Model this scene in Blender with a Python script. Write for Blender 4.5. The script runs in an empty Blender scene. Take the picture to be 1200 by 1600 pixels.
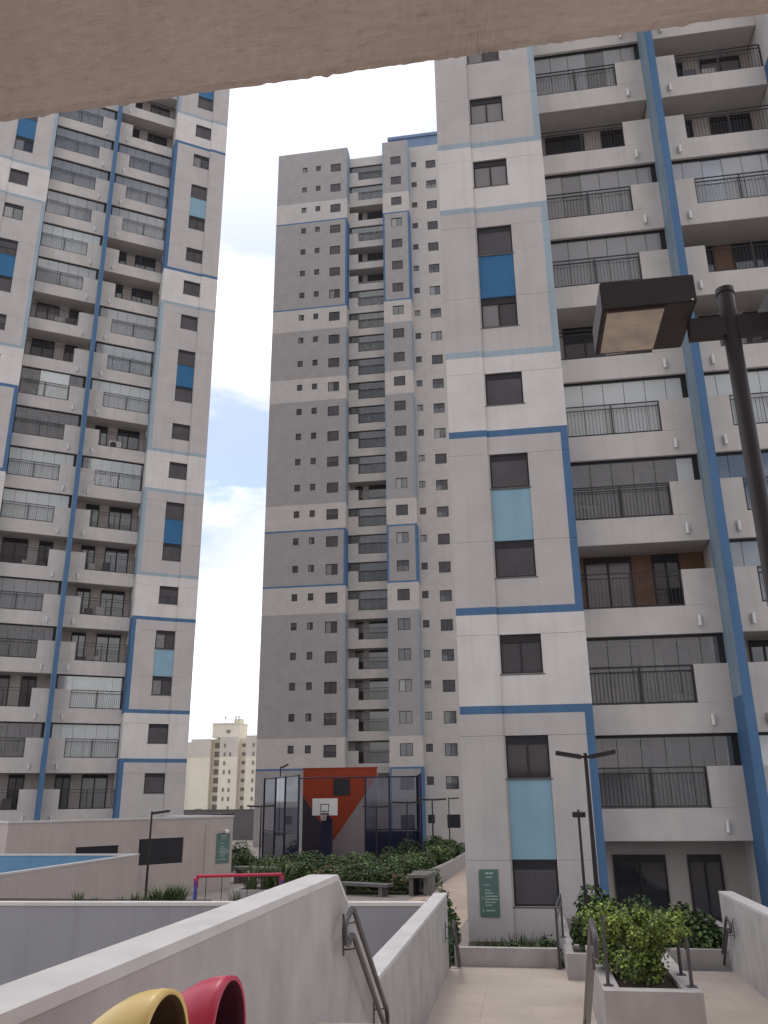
import bpy, bmesh, math, random
from mathutils import Matrix, Vector
R = math.radians
random.seed(7)
scene = bpy.context.scene
COL = scene.collection
ZS = 4.0            # all heights below are written relative to the eye; the ground lies 4 m under it

# ------------------------------------------------------------------ camera
PITCH, ROLL, YAW = R(19.018), R(-0.6416), R(8.894)
cam = bpy.data.cameras.new('camera')
cam.sensor_fit = 'VERTICAL'; cam.sensor_height = 24.0; cam.lens = 24.0 * 1300 / 1600
cam.clip_start = 0.05; cam.clip_end = 5000
co = bpy.data.objects.new('camera', cam); COL.objects.link(co)
ex = Vector((math.cos(YAW), math.sin(YAW), 0)); ey = Vector((-math.sin(YAW), math.cos(YAW), 0)); ez = Vector((0, 0, 1))
fwd = ey * math.cos(PITCH) + ez * math.sin(PITCH)
upv = -ey * math.sin(PITCH) + ez * math.cos(PITCH)
rt = ex * math.cos(ROLL) + upv * math.sin(ROLL)
u2 = -ex * math.sin(ROLL) + upv * math.cos(ROLL)
co.matrix_world = Matrix(((rt.x, u2.x, -fwd.x, 0), (rt.y, u2.y, -fwd.y, 0), (rt.z, u2.z, -fwd.z, ZS), (0, 0, 0, 1)))
scene.camera = co

# ------------------------------------------------------------------ sky, sun, exposure
CLOUD = 15.0
SUN_EL, SUN_AZ = R(64), R(-28)          # azimuth measured from +Y (ahead) towards +X
w = bpy.data.worlds.new('World'); scene.world = w; w.use_nodes = True
nt = w.node_tree; nt.nodes.clear()
def N(t, **k):
    n = nt.nodes.new(t)
    for a, b in k.items(): setattr(n, a, b)
    return n
out = N('ShaderNodeOutputWorld'); bg = N('ShaderNodeBackground'); bg.inputs[1].default_value = 0.1
sky = N('ShaderNodeTexSky', sky_type='NISHITA'); sky.sun_disc = False
sky.sun_elevation = SUN_EL; sky.sun_rotation = SUN_AZ; sky.air_density = 1.0; sky.dust_density = 2.0
tc = N('ShaderNodeTexCoord'); sep = N('ShaderNodeSeparateXYZ')
mp = N('ShaderNodeMapping'); mp.inputs['Scale'].default_value = (1, 1, 2.2); mp.inputs['Location'].default_value = (1.3, 0.5, 0.7); mp.inputs['Rotation'].default_value = (0, 0, -0.09)
n1 = N('ShaderNodeTexNoise'); n1.inputs['Scale'].default_value = 3.1; n1.inputs['Detail'].default_value = 9; n1.inputs['Roughness'].default_value = 0.55
n2 = N('ShaderNodeTexNoise'); n2.inputs['Scale'].default_value = 4.6; n2.inputs['Detail'].default_value = 5
r1 = N('ShaderNodeValToRGB'); r1.color_ramp.elements[0].position = 0.40; r1.color_ramp.elements[1].position = 0.495
r2 = N('ShaderNodeValToRGB')
r2.color_ramp.elements[0].position = 0.40; r2.color_ramp.elements[0].color = (0.50, 0.52, 0.58, 1)
r2.color_ramp.elements[1].position = 0.62; r2.color_ramp.elements[1].color = (1, 0.99, 0.98, 1)
mul = N('ShaderNodeVectorMath', operation='SCALE'); mul.inputs['Scale'].default_value = CLOUD
skb = N('ShaderNodeVectorMath', operation='SCALE'); skb.inputs['Scale'].default_value = 1.3
mx = N('ShaderNodeMix', data_type='RGBA')
L = nt.links.new
L(tc.outputs['Generated'], mp.inputs[0]); L(mp.outputs[0], n1.inputs['Vector']); L(mp.outputs[0], n2.inputs['Vector'])
L(n1.outputs[0], r1.inputs[0]); L(n2.outputs[0], r2.inputs[0]); L(r2.outputs[0], mul.inputs[0])
L(sky.outputs[0], skb.inputs[0])
L(r1.outputs[0], mx.inputs[0]); L(skb.outputs[0], mx.inputs[6]); L(mul.outputs[0], mx.inputs[7])
L(mx.outputs[2], bg.inputs[0]); L(bg.outputs[0], out.inputs[0])
sl = bpy.data.lights.new('sun', 'SUN'); sl.energy = 0.7; sl.angle = R(14); sl.color = (1, 0.95, 0.88)
so = bpy.data.objects.new('sun', sl); COL.objects.link(so)
sd = Vector((math.sin(SUN_AZ) * math.cos(SUN_EL), math.cos(SUN_AZ) * math.cos(SUN_EL), math.sin(SUN_EL)))
so.rotation_euler = (-sd).to_track_quat('-Z', 'Y').to_euler(); so.location = (0, 0, 120)
vs = scene.view_settings; vs.view_transform = 'Standard'; vs.look = 'None'; vs.exposure = 0.36; vs.gamma = 1.0; vs.use_curve_mapping = False
cy = scene.cycles; cy.max_bounces = 5; cy.diffuse_bounces = 3; cy.glossy_bounces = 3; cy.transparent_max_bounces = 6; cy.transmission_bounces = 2

# ------------------------------------------------------------------ materials
MATS = {}
def mat(name, col, rough=0.8, var=0.06, scale=1.2, bump=0.0, bscale=60, streak=0.0, metal=0.0, spec=0.3, island=0.0):
    if name in MATS: return MATS[name]
    m = bpy.data.materials.new(name); m.use_nodes = True; t = m.node_tree
    b = t.nodes['Principled BSDF']; b.inputs['Roughness'].default_value = rough; b.inputs['Metallic'].default_value = metal
    b.inputs['Specular IOR Level'].default_value = spec
    ge = t.nodes.new('ShaderNodeNewGeometry')
    no = t.nodes.new('ShaderNodeTexNoise'); no.inputs['Scale'].default_value = scale; no.inputs['Detail'].default_value = 6
    t.links.new(ge.outputs['Position'], no.inputs['Vector'])
    mr = t.nodes.new('ShaderNodeMapRange'); mr.inputs[1].default_value = 0.3; mr.inputs[2].default_value = 0.7
    mr.inputs[3].default_value = 1 - var; mr.inputs[4].default_value = 1 + var
    t.links.new(no.outputs[0], mr.inputs[0])
    val = mr.outputs[0]
    def times(a, bsock):
        x = t.nodes.new('ShaderNodeMath'); x.operation = 'MULTIPLY'; t.links.new(a, x.inputs[0]); t.links.new(bsock, x.inputs[1]); return x.outputs[0]
    if streak:
        ma = t.nodes.new('ShaderNodeMapping'); ma.inputs['Scale'].default_value = (5, 5, 0.22)
        n3 = t.nodes.new('ShaderNodeTexNoise'); n3.inputs['Scale'].default_value = 1; n3.inputs['Detail'].default_value = 5
        t.links.new(ge.outputs['Position'], ma.inputs[0]); t.links.new(ma.outputs[0], n3.inputs['Vector'])
        m3 = t.nodes.new('ShaderNodeMapRange'); m3.inputs[1].default_value = 0.5; m3.inputs[2].default_value = 0.75; m3.inputs[3].default_value = 1; m3.inputs[4].default_value = 1 - streak
        t.links.new(n3.outputs[0], m3.inputs[0]); val = times(val, m3.outputs[0])
    if island:
        m4 = t.nodes.new('ShaderNodeMapRange'); m4.inputs[3].default_value = 1 - island; m4.inputs[4].default_value = 1 + island
        t.links.new(ge.outputs['Random Per Island'], m4.inputs[0]); val = times(val, m4.outputs[0])
    sc = t.nodes.new('ShaderNodeVectorMath'); sc.operation = 'SCALE'; sc.inputs[0].default_value = col
    t.links.new(val, sc.inputs['Scale']); t.links.new(sc.outputs[0], b.inputs['Base Color'])
    if bump:
        n5 = t.nodes.new('ShaderNodeTexNoise'); n5.inputs['Scale'].default_value = bscale; n5.inputs['Detail'].default_value = 4
        t.links.new(ge.outputs['Position'], n5.inputs['Vector'])
        bu = t.nodes.new('ShaderNodeBump'); bu.inputs['Strength'].default_value = bump; bu.inputs['Distance'].default_value = 0.01
        t.links.new(n5.outputs[0], bu.inputs['Height']); t.links.new(bu.outputs[0], b.inputs['Normal'])
    MATS[name] = m; return m
WHITE = mat('paint white', (0.67, 0.63, 0.607), streak=0.07, bump=0.15, bscale=40)
GREY = mat('paint warm grey', (0.52, 0.481, 0.468), streak=0.07, bump=0.15, bscale=40)
BEIGE = mat('paint beige', (0.62, 0.57, 0.55), streak=0.09, bump=0.15, bscale=40)
DBLUE = mat('paint dark blue', (0.08, 0.165, 0.30), streak=0.12)
LBLUE = mat('paint light blue', (0.345, 0.42, 0.475), streak=0.12)
PBLUE = mat('panel deep blue', (0.035, 0.145, 0.30), rough=0.5, streak=0.1)
PLIGHT = mat('panel sky blue', (0.26, 0.42, 0.52), rough=0.6, streak=0.1)
FINSIDE = mat('fin side blue', (0.25, 0.33, 0.40), streak=0.3)
MGREY = mat('paint mid grey', (0.345, 0.325, 0.322), streak=0.05)
MWHITE = mat('paint pale grey', (0.51, 0.473, 0.45), streak=0.05)
FRAME = mat('dark aluminium', (0.03, 0.028, 0.033), rough=0.45, var=0.1)
RAILM = mat('rail metal', (0.045, 0.042, 0.047), rough=0.5)
SHUT = mat('roller shutter', (0.10, 0.092, 0.10), rough=0.5, var=0.15)
BLIND = mat('pale blind', (0.72, 0.75, 0.74), rough=0.9, var=0.05)
CURT = mat('curtain', (0.42, 0.40, 0.40), rough=0.95, var=0.2, scale=5)
CONC = mat('rendered wall', (0.41, 0.378, 0.37), rough=0.9, var=0.13, scale=2.2, bump=0.5, bscale=120, streak=0.06)
COPE = mat('wall coping', (0.55, 0.525, 0.52), rough=0.85, var=0.08, scale=3, bump=0.3, bscale=150)
BGREY = mat('rear wall grey', (0.34, 0.337, 0.355), rough=0.9, var=0.06, scale=0.8, streak=0.08, bump=0.3, bscale=90)
TILE = mat('floor tile', (0.60, 0.50, 0.42), rough=0.55, var=0.05, scale=2.0, island=0.0)
GROUT = mat('grout', (0.45, 0.385, 0.335), rough=0.9)
LOWB = mat('paint taupe', (0.47, 0.41, 0.385), rough=0.9, var=0.05, streak=0.08, bump=0.2)
DARKM = mat('dark lamp metal', (0.030, 0.024, 0.026), rough=0.42, var=0.12, scale=8)
PIPE = mat('handrail paint', (0.085, 0.075, 0.082), rough=0.35, var=0.15, scale=10)
NAVY = mat('navy paint', (0.022, 0.026, 0.06), rough=0.6)
FENCEM = mat('fence post navy', (0.016, 0.018, 0.045), rough=0.5)
ORANGE = mat('mural orange', (0.30, 0.048, 0.020), rough=0.8, var=0.08)
CHAR = mat('mural charcoal', (0.05, 0.045, 0.055), rough=0.8)
MURG = mat('mural grey', (0.27, 0.235, 0.25), rough=0.8)
LAMPW = mat('lamp white', (0.80, 0.78, 0.76), rough=0.5)
RED = mat('red plastic', (0.50, 0.032, 0.075), rough=0.38, spec=0.5, var=0.05, scale=6)
YEL = mat('yellow plastic', (0.70, 0.50, 0.17), rough=0.38, spec=0.5, var=0.05, scale=6)
BLUEP = mat('blue metal', (0.03, 0.04, 0.25), rough=0.4)
INNER = mat('bin inside', (0.10, 0.065, 0.035), rough=0.9)
INNERR = mat('bin inside dark', (0.10, 0.022, 0.045), rough=0.9)
SIGNG = mat('sign green', (0.105, 0.18, 0.155), rough=0.5)
SIGNW = mat('sign white', (0.40, 0.47, 0.44), rough=0.6)
CREAM = mat('cream paint', (0.70, 0.64, 0.53), rough=0.9, streak=0.05, scale=0.2)
CREAMG = mat('greige paint', (0.55, 0.50, 0.44), rough=0.9, scale=0.2)
FARWIN = mat('far window', (0.20, 0.175, 0.155), rough=0.5)
SOIL = mat('soil', (0.06, 0.045, 0.035), rough=1, var=0.3, scale=9)
GRNDM = mat('paving', (0.25, 0.22, 0.205), rough=0.9, var=0.10, scale=0.6)
PATHM = mat('path paving', (0.42, 0.33, 0.275), rough=0.9, var=0.08, scale=0.9)
STONE = mat('bench concrete', (0.15, 0.142, 0.138), rough=0.9, var=0.1)
LEAFA = mat('leaf bright', (0.22, 0.28, 0.05), rough=0.55, var=0.35, scale=3.5, island=0.45)
LEAFB = mat('leaf dark', (0.040, 0.068, 0.028), rough=0.6, var=0.3, scale=3, island=0.5)
LEAFC = mat('leaf mid', (0.11, 0.155, 0.052), rough=0.6, var=0.35, scale=1.2, island=0.5)
LEAFR = mat('leaf reddish', (0.16, 0.075, 0.035), rough=0.6, var=0.3, scale=2, island=0.4)
BLADE = mat('blade leaf', (0.085, 0.12, 0.05), rough=0.6, var=0.3, scale=4, island=0.5)
BARK = mat('bark', (0.10, 0.07, 0.05), rough=0.95, var=0.3, scale=20)
ROOFC = mat('crown blue grey', (0.16, 0.22, 0.33), rough=0.8)
ACW = mat('ac casing', (0.62, 0.60, 0.58), rough=0.5)
LENS = mat('lamp lens', (0.47, 0.415, 0.345), rough=0.25, spec=0.6, var=0.22, scale=7)
SCREEN = mat('dark screen', (0.02, 0.018, 0.022), rough=0.35)

def glass_dark(name, col, rough, coat=0.9):
    m = bpy.data.materials.new(name); m.use_nodes = True; b = m.node_tree.nodes['Principled BSDF']
    b.inputs['Base Color'].default_value = (*col, 1); b.inputs['Roughness'].default_value = rough; b.inputs['Specular IOR Level'].default_value = coat
    t = m.node_tree; ge = t.nodes.new('ShaderNodeNewGeometry'); no = t.nodes.new('ShaderNodeTexNoise'); no.inputs['Scale'].default_value = 0.9
    t.links.new(ge.outputs['Position'], no.inputs['Vector']); bu = t.nodes.new('ShaderNodeBump'); bu.inputs['Strength'].default_value = 0.06; bu.inputs['Distance'].default_value = 0.05
    t.links.new(no.outputs[0], bu.inputs['Height']); t.links.new(bu.outputs[0], b.inputs['Normal'])
    return m
WGLASS = glass_dark('window glass', (0.04, 0.04, 0.048), 0.06)
WGLASSC = glass_dark('window glass over curtain', (0.20, 0.19, 0.20), 0.10)
def thin_glass(name, tint, fac, op=0.0, opcol=(0.3, 0.3, 0.32)):
    m = bpy.data.materials.new(name); m.use_nodes = True; t = m.node_tree; t.nodes.clear()
    o = t.nodes.new('ShaderNodeOutputMaterial'); tr = t.nodes.new('ShaderNodeBsdfTransparent'); tr.inputs[0].default_value = (*tint, 1)
    gl = t.nodes.new('ShaderNodeBsdfGlossy'); gl.inputs['Roughness'].default_value = 0.04; gl.inputs[0].default_value = (0.9, 0.93, 0.95, 1)
    fr = t.nodes.new('ShaderNodeFresnel'); fr.inputs[0].default_value = 1.5
    ad = t.nodes.new('ShaderNodeMath'); ad.operation = 'MULTIPLY_ADD'; ad.inputs[1].default_value = 1.6; ad.inputs[2].default_value = fac; ad.use_clamp = True
    mi = t.nodes.new('ShaderNodeMixShader'); t.links.new(fr.outputs[0], ad.inputs[0]); t.links.new(ad.outputs[0], mi.inputs[0])
    t.links.new(tr.outputs[0], mi.inputs[1]); t.links.new(gl.outputs[0], mi.inputs[2]); last = mi.outputs[0]
    if op:
        df = t.nodes.new('ShaderNodeBsdfDiffuse'); df.inputs[0].default_value = (*opcol, 1); m2 = t.nodes.new('ShaderNodeMixShader'); m2.inputs[0].default_value = op
        t.links.new(last, m2.inputs[1]); t.links.new(df.outputs[0], m2.inputs[2]); last = m2.outputs[0]
    t.links.new(last, o.inputs[0]); return m
PANE = thin_glass('balcony glass', (0.74, 0.75, 0.77), 0.08, 0.16, (0.50, 0.50, 0.52))
PANEC = thin_glass('balcony glass painted sky reflection', (0.6, 0.6, 0.62), 0.10, 0.52, (0.52, 0.52, 0.53))  # pale grey diffuse share paints the milky sky reflection into the glass
PANEW = thin_glass('balcony glass over white blind', (0.7, 0.7, 0.7), 0.02, 0.88, (0.66, 0.69, 0.69))
GL = {'g': PANE, 'c': PANEC, 'w': PANEW}
PANEM = thin_glass('far balcony glass', (0.55, 0.55, 0.57), 0.0, 0.22, (0.3, 0.3, 0.31))
NETM = thin_glass('court net', (0.80, 0.80, 0.86), 0.0, 0.50, (0.035, 0.037, 0.075))

# ------------------------------------------------------------------ mesh helpers
class MB:
    def __init__(s): s.v = []; s.f = []; s.m = []
    def quad(s, a, b, c, d, m=0):
        i = len(s.v); s.v += [a, b, c, d]; s.f.append((i, i + 1, i + 2, i + 3)); s.m.append(m)
    def box(s, x0, x1, y0, y1, z0, z1, m=0):
        if x0 > x1: x0, x1 = x1, x0
        if y0 > y1: y0, y1 = y1, y0
        if z0 > z1: z0, z1 = z1, z0
        i = len(s.v)
        s.v += [(x0, y0, z0), (x1, y0, z0), (x1, y1, z0), (x0, y1, z0), (x0, y0, z1), (x1, y0, z1), (x1, y1, z1), (x0, y1, z1)]
        for q in ((3, 2, 1, 0), (4, 5, 6, 7), (0, 1, 5, 4), (1, 2, 6, 5), (2, 3, 7, 6), (3, 0, 4, 7)):
            s.f.append(tuple(i + k for k in q)); s.m.append(m)
    def prism(s, pts, axis, a, b, m=0):
        # polygon in the two other axes, extruded along axis
        i = len(s.v); n = len(pts)
        def P(p, t):
            if axis == 'x': return (t, p[0], p[1])
            if axis == 'y': return (p[0], t, p[1])
            return (p[0], p[1], t)
        s.v += [P(p, a) for p in pts] + [P(p, b) for p in pts]
        s.f.append(tuple(range(i, i + n))); s.m.append(m)
        s.f.append(tuple(range(i + 2 * n - 1, i + n - 1, -1))); s.m.append(m)
        for k in range(n):
            j = (k + 1) % n; s.f.append((i + k, i + n + k, i + n + j, i + j)); s.m.append(m)
    def tube(s, pts, r, m=0, seg=10, caps=True):
        pts = [Vector(p) for p in pts]; rs = r if isinstance(r, (list, tuple)) else [r] * len(pts)
        base = len(s.v); prev = None
        for k, p in enumerate(pts):
            if k == 0: d = pts[1] - p
            elif k == len(pts) - 1: d = p - pts[k - 1]
            else: d = (pts[k + 1] - p).normalized() + (p - pts[k - 1]).normalized()
            d.normalize()
            a = prev if prev is not None else (Vector((0, 0, 1)) if abs(d.z) < 0.9 else Vector((1, 0, 0)))
            a = (a - d * a.dot(d)).normalized(); b = d.cross(a); prev = a
            for j in range(seg):
                t = 2 * math.pi * j / seg; q = p + (a * math.cos(t) + b * math.sin(t)) * rs[k]; s.v.append(tuple(q))
        for k in range(len(pts) - 1):
            for j in range(seg):
                j2 = (j + 1) % seg; s.f.append((base + k * seg + j, base + k * seg + j2, base + (k + 1) * seg + j2, base + (k + 1) * seg + j)); s.m.append(m)
        if caps:
            s.f.append(tuple(base + j for j in range(seg))[::-1]); s.m.append(m)
            s.f.append(tuple(base + (len(pts) - 1) * seg + j for j in range(seg))); s.m.append(m)
    def mesh(s, name, mats, smooth=False):
        me = bpy.data.meshes.new(name); me.from_pydata(s.v, [], s.f)
        for m in mats: me.materials.append(m)
        if len(mats) > 1: me.polygons.foreach_set('material_index', s.m)
        if smooth: me.polygons.foreach_set('use_smooth', [True] * len(me.polygons))
        me.update(); return me
def link(name, data, parent=None, loc=(0, 0, 0), rz=0.0):
    o = bpy.data.objects.new(name, data); COL.objects.link(o)
    if parent: o.parent = parent; o.location = loc
    else: o.location = (loc[0], loc[1], loc[2] + ZS)
    o.rotation_euler = (0, 0, rz); return o
def tag(o, label=None, cat=None, group=None, kind=None):
    if label: o['label'] = label
    if cat: o['category'] = cat
    if group: o['group'] = group
    if kind: o['kind'] = kind
    return o
def thing(name, loc, label, cat, group=None, rz=0.0): return tag(link(name, None, None, loc, rz), label, cat, group)
def part(name, mb, mats, parent, loc=(0, 0, 0), smooth=False): return link(name, mb.mesh(name, mats, smooth), parent, loc)
def single(name, mb, mats, loc, label, cat, group=None, smooth=False, rz=0.0): return tag(link(name, mb.mesh(name, mats, smooth), None, loc, rz), label, cat, group)
def struct(name, mb, mats, loc=(0, 0, 0), kind='structure'): return tag(link(name, mb.mesh(name, mats), None, loc), kind=kind)
def bevel(me, wd, seg=2):
    bm = bmesh.new(); bm.from_mesh(me); bmesh.ops.remove_doubles(bm, verts=bm.verts, dist=1e-5)
    bmesh.ops.bevel(bm, geom=[e for e in bm.edges if e.calc_face_angle(0) > 0.5], offset=wd, segments=seg, affect='EDGES', clamp_overlap=True)
    bm.to_mesh(me); bm.free(); return me

# ------------------------------------------------------------------ ground
m = MB(); m.quad((-1500, -1500, 0), (1500, -1500, 0), (1500, 2500, 0), (-1500, 2500, 0)); struct('ground', m, [GRNDM], (0, 0, -4.0))
m = MB(); m.prism([(-5.6, 30), (-2.3, 30), (-2.0, 40), (-1.4, 57), (-3.9, 57), (-4.1, 50), (-4.4, 42), (-5.0, 38)], 'z', -0.1, 0.012)
struct('path', m, [PATHM], (0, 0, -4.0))
# the lower landing: slab, tiles, and the stair that leads down to it
m = MB(); m.box(-1.68, 3.74, 9.9, 18.75, -0.7, -0.006); floor = struct('landing_floor', m, [GROUT], (0, 0, -3.2))
TS = 0.80; tm = MB(); tm.box(0.0015, TS - 0.0015, 0.0015, TS - 0.0015, -0.02, 0.0)
tme = tm.mesh('tile', [TILE])
TILES = [mat('floor tile %d' % i, (0.50 * f, 0.432 * f, 0.38 * f), rough=0.5, var=0.06, scale=1.7, bump=0.05) for i, f in enumerate((0.98, 1.0, 1.02))]
tmes = []
for tmt in TILES:
    c = tme.copy(); c.materials.clear(); c.materials.append(tmt); tmes.append(c)
x = -1.68
while x < 3.70:
    y = 18.75 - TS
    while y > 9.4:
        wd = min(TS, 3.74 - x)
        o = link('tile', random.choice(tmes), floor, (x, y, 0))
        if wd < TS: o.scale.x = wd / TS
        y -= TS
    x += TS
m = MB(); m.box(-1.68, 3.74, -6, 7.2, -0.3, 0); struct('upper_landing', m, [TILE], (0, 0, -1.63))
m = MB()
for i in range(8): m.box(-1.68, 3.74, 7.2 + 0.34 * i, 7.2 + 0.34 * (i + 1), -1.6, -0.174 * (i + 1))
struct('stair', m, [TILE], (0, 0, -1.63))

# ------------------------------------------------------------------ canopy over the eye
ca = thing('canopy_building', (0, -4.5, -1.63), 'rough brown rendered canopy overhead along the top of the picture', 'canopy')
bm = bmesh.new()
NX, NY = 560, 26
rnd = random.Random(3)
edge = [0.0] * (NX + 1)
for k in range(NX + 1): edge[k] = rnd.gauss(0, 0.0011) + (rnd.random() < 0.06) * rnd.uniform(0.002, 0.005)
def soff(x): return 0.0
grid = []
xs = [-7 + 14 * k / NX for k in range(NX + 1)]
xs = [math.copysign(abs(t / 7) ** 1.6 * 7, t) for t in xs]
ys = [1.19 - 1.7 * (j / NY) ** 1.5 for j in range(NY + 1)]
for j in range(NY + 1):
    row = []
    for k in range(NX + 1):
        e = edge[k] * max(0, 1 - j / 4)
        row.append(bm.verts.new((xs[k], ys[j] + e + 4.5, 1.3 + 1.63 + rnd.gauss(0, 0.0006) - (0.004 if j == 0 else 0))))
    grid.append(row)
for j in range(NY):
    for k in range(NX): bm.faces.new((grid[j][k], grid[j][k + 1], grid[j + 1][k + 1], grid[j + 1][k]))
top = [bm.verts.new((xs[k], 1.19 + 4.5, 1.55 + 1.63)) for k in range(NX + 1)]
for k in range(NX): bm.faces.new((grid[0][k + 1], grid[0][k], top[k], top[k + 1]))
me = bpy.data.meshes.new('soffit'); bm.to_mesh(me); bm.free()
def soffit_mat():
    m = bpy.data.materials.new('soffit render'); m.use_nodes = True; t = m.node_tree; b = t.nodes['Principled BSDF']; b.inputs['Roughness'].default_value = 0.95; b.inputs['Specular IOR Level'].default_value = 0.1
    ge = t.nodes.new('ShaderNodeNewGeometry'); ma = t.nodes.new('ShaderNodeMapping'); ma.inputs['Scale'].default_value = (26, 70, 60)
    n1 = t.nodes.new('ShaderNodeTexNoise'); n1.inputs['Scale'].default_value = 1; n1.inputs['Detail'].default_value = 8; n1.inputs['Roughness'].default_value = 0.65
    n2 = t.nodes.new('ShaderNodeTexNoise'); n2.inputs['Scale'].default_value = 3.0; n2.inputs['Detail'].default_value = 6
    cr = t.nodes.new('ShaderNodeValToRGB'); cr.color_ramp.elements[0].position = 0.28; cr.color_ramp.elements[0].color = (0.56, 0.497, 0.465, 1)
    cr.color_ramp.elements[1].position = 0.62; cr.color_ramp.elements[1].color = (0.80, 0.715, 0.67, 1)
    e = cr.color_ramp.elements.new(0.40); e.color = (0.72, 0.64, 0.598, 1)
    mx = t.nodes.new('ShaderNodeMix'); mx.data_type = 'RGBA'; mx.blend_type = 'MULTIPLY'; mx.inputs[0].default_value = 0.5
    c2 = t.nodes.new('ShaderNodeValToRGB'); c2.color_ramp.elements[0].position = 0.35; c2.color_ramp.elements[0].color = (0.78, 0.76, 0.75, 1); c2.color_ramp.elements[1].position = 0.6
    bu = t.nodes.new('ShaderNodeBump'); bu.inputs['Strength'].default_value = 0.5; bu.inputs['Distance'].default_value = 0.012
    L = t.links.new
    L(ge.outputs['Position'], ma.inputs[0]); L(ma.outputs[0], n1.inputs['Vector']); L(ge.outputs['Position'], n2.inputs['Vector'])
    L(n1.outputs[0], cr.inputs[0]); L(n2.outputs[0], c2.inputs[0]); L(cr.outputs[0], mx.inputs[6]); L(c2.outputs[0], mx.inputs[7]); L(mx.outputs[2], b.inputs['Base Color'])
    L(n1.outputs[0], bu.inputs['Height']); L(bu.outputs[0], b.inputs['Normal']); return m
SOFF = soffit_mat(); me.materials.append(SOFF)
link('soffit', me, ca)
m = MB(); m.box(-7, 7, -1.5, 3.99, 2.935, 3.2); m.box(-7, 7, 3.99, 5.68, 2.96, 3.2); part('roof_slab', m, [SOFF], ca)
m = MB(); m.box(-7, 7, -1.5, -1.2, 0, 2.93); part('wall', m, [WHITE], ca)
m = MB(); m.box(-13, 13, -16, -1.5, 0, 76); part('unseen_tower_body', m, [BEIGE], ca)  # assumed tower behind the eye, unseen, added to darken lower facades and windows

# ------------------------------------------------------------------ stair parapets and walls
def parapet(name, x0, x1, prof, label):
    # prof: list of (y, z) along the top; bottom at z = zb
    t = thing(name, (0.5 * (x0 + x1), prof[0][0], -4.0), label, 'wall')
    ox, oy, oz = 0.5 * (x0 + x1), prof[0][0], -4.0
    m = MB(); m.prism([(y - oy, z - 0.05 - oz) for y, z in prof] + [(prof[-1][0] - oy, 0), (prof[0][0] - oy, 0)], 'x', x0 - ox, x1 - ox)
    part('wall_body', m, [CONC], t)
    m = MB(); m.prism([(y - oy, z - 0.05 - oz) for y, z in prof] + [(y - oy, z - oz) for y, z in prof[::-1]], 'x', x0 - ox - 0.004, x1 - ox + 0.004)
    part('coping', m, [COPE], t); return t
parapet('stair_wall', -1.93, -1.68, [(-4, -0.63), (7.85, -0.63), (9.93, -1.81), (18.4, -1.81)], 'pale rendered stair wall crossing the lower left, stepping down beside the handrail')
parapet('stair_wall', 3.74, 3.99, [(-4, -0.63), (7.85, -0.63), (9.93, -1.83), (19.2, -1.83)], 'pale rendered stair wall at the right edge, beside the bushy planter')
# rear retaining wall with white coping
A, B = Vector((-10.12 - 2.5, 16.22 - 0.1)), Vector((-1.94, 16.71)); dv = B - A
t = thing('retaining_wall', (A.x, A.y, -4.0), 'long grey retaining wall with thin white coping behind the stair wall', 'wall', rz=math.atan2(dv.y, dv.x))
m = MB(); m.box(0, dv.length, 0.0, 0.2, 0, 2.13); part('wall_body', m, [BGREY], t)
m = MB(); m.box(0, dv.length, -0.015, 0.215, 2.13, 2.19); part('coping', m, [WHITE], t)

# ------------------------------------------------------------------ planters on the landing
def planter(x0, x1, y0, y1, z0, z1, th, label, soil=0.06):
    t = thing('planter', (0.5 * (x0 + x1), 0.5 * (y0 + y1), z0), label, 'planter'); ox, oy = 0.5 * (x0 + x1), 0.5 * (y0 + y1); h = z1 - z0
    m = MB(); X0, X1, Y0, Y1 = x0 - ox, x1 - ox, y0 - oy, y1 - oy
    m.box(X0, X1, Y0, Y0 + th, 0, h); m.box(X0, X1, Y1 - th, Y1, 0, h); m.box(X0, X0 + th, Y0 + th, Y1 - th, 0, h); m.box(X1 - th, X1, Y0 + th, Y1 - th, 0, h)
    o = part('walls', m, [CONC], t)
    m = MB(); m.box(X0 + th, X1 - th, Y0 + th, Y1 - th, 0, h - soil); part('soil', m, [SOIL], t)
    return t
planter(0.86, 2.11, 12.61, 16.2, -3.2, -2.4, 0.22, 'pale planter box with the big bright green bush in it')
planter(0.58, 2.3, 17.62, 18.70, -3.2, -2.76, 0.15, 'low pale planter box with dark shrub behind the bright bush')
m = MB(); m.box(-1.60, 0.50, 18.78, 18.95, 0, 1.14); single('low_wall', m, [CONC], (0, 0, -4.0), 'low pale kerb wall at the end of the tiled landing under the green sign', 'wall')
m = MB(); m.box(-1.66, 0.60, 18.95, 24.5, 0, 0.42); struct('planting_bed', m, [SOIL], (0, 0, -4.0))
planter(0.66, 4.4, 18.95, 23.6, -4.0, -2.86, 0.15, 'pale planter bed full of dark shrubs before the ground floor doors', soil=0.6)

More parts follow.
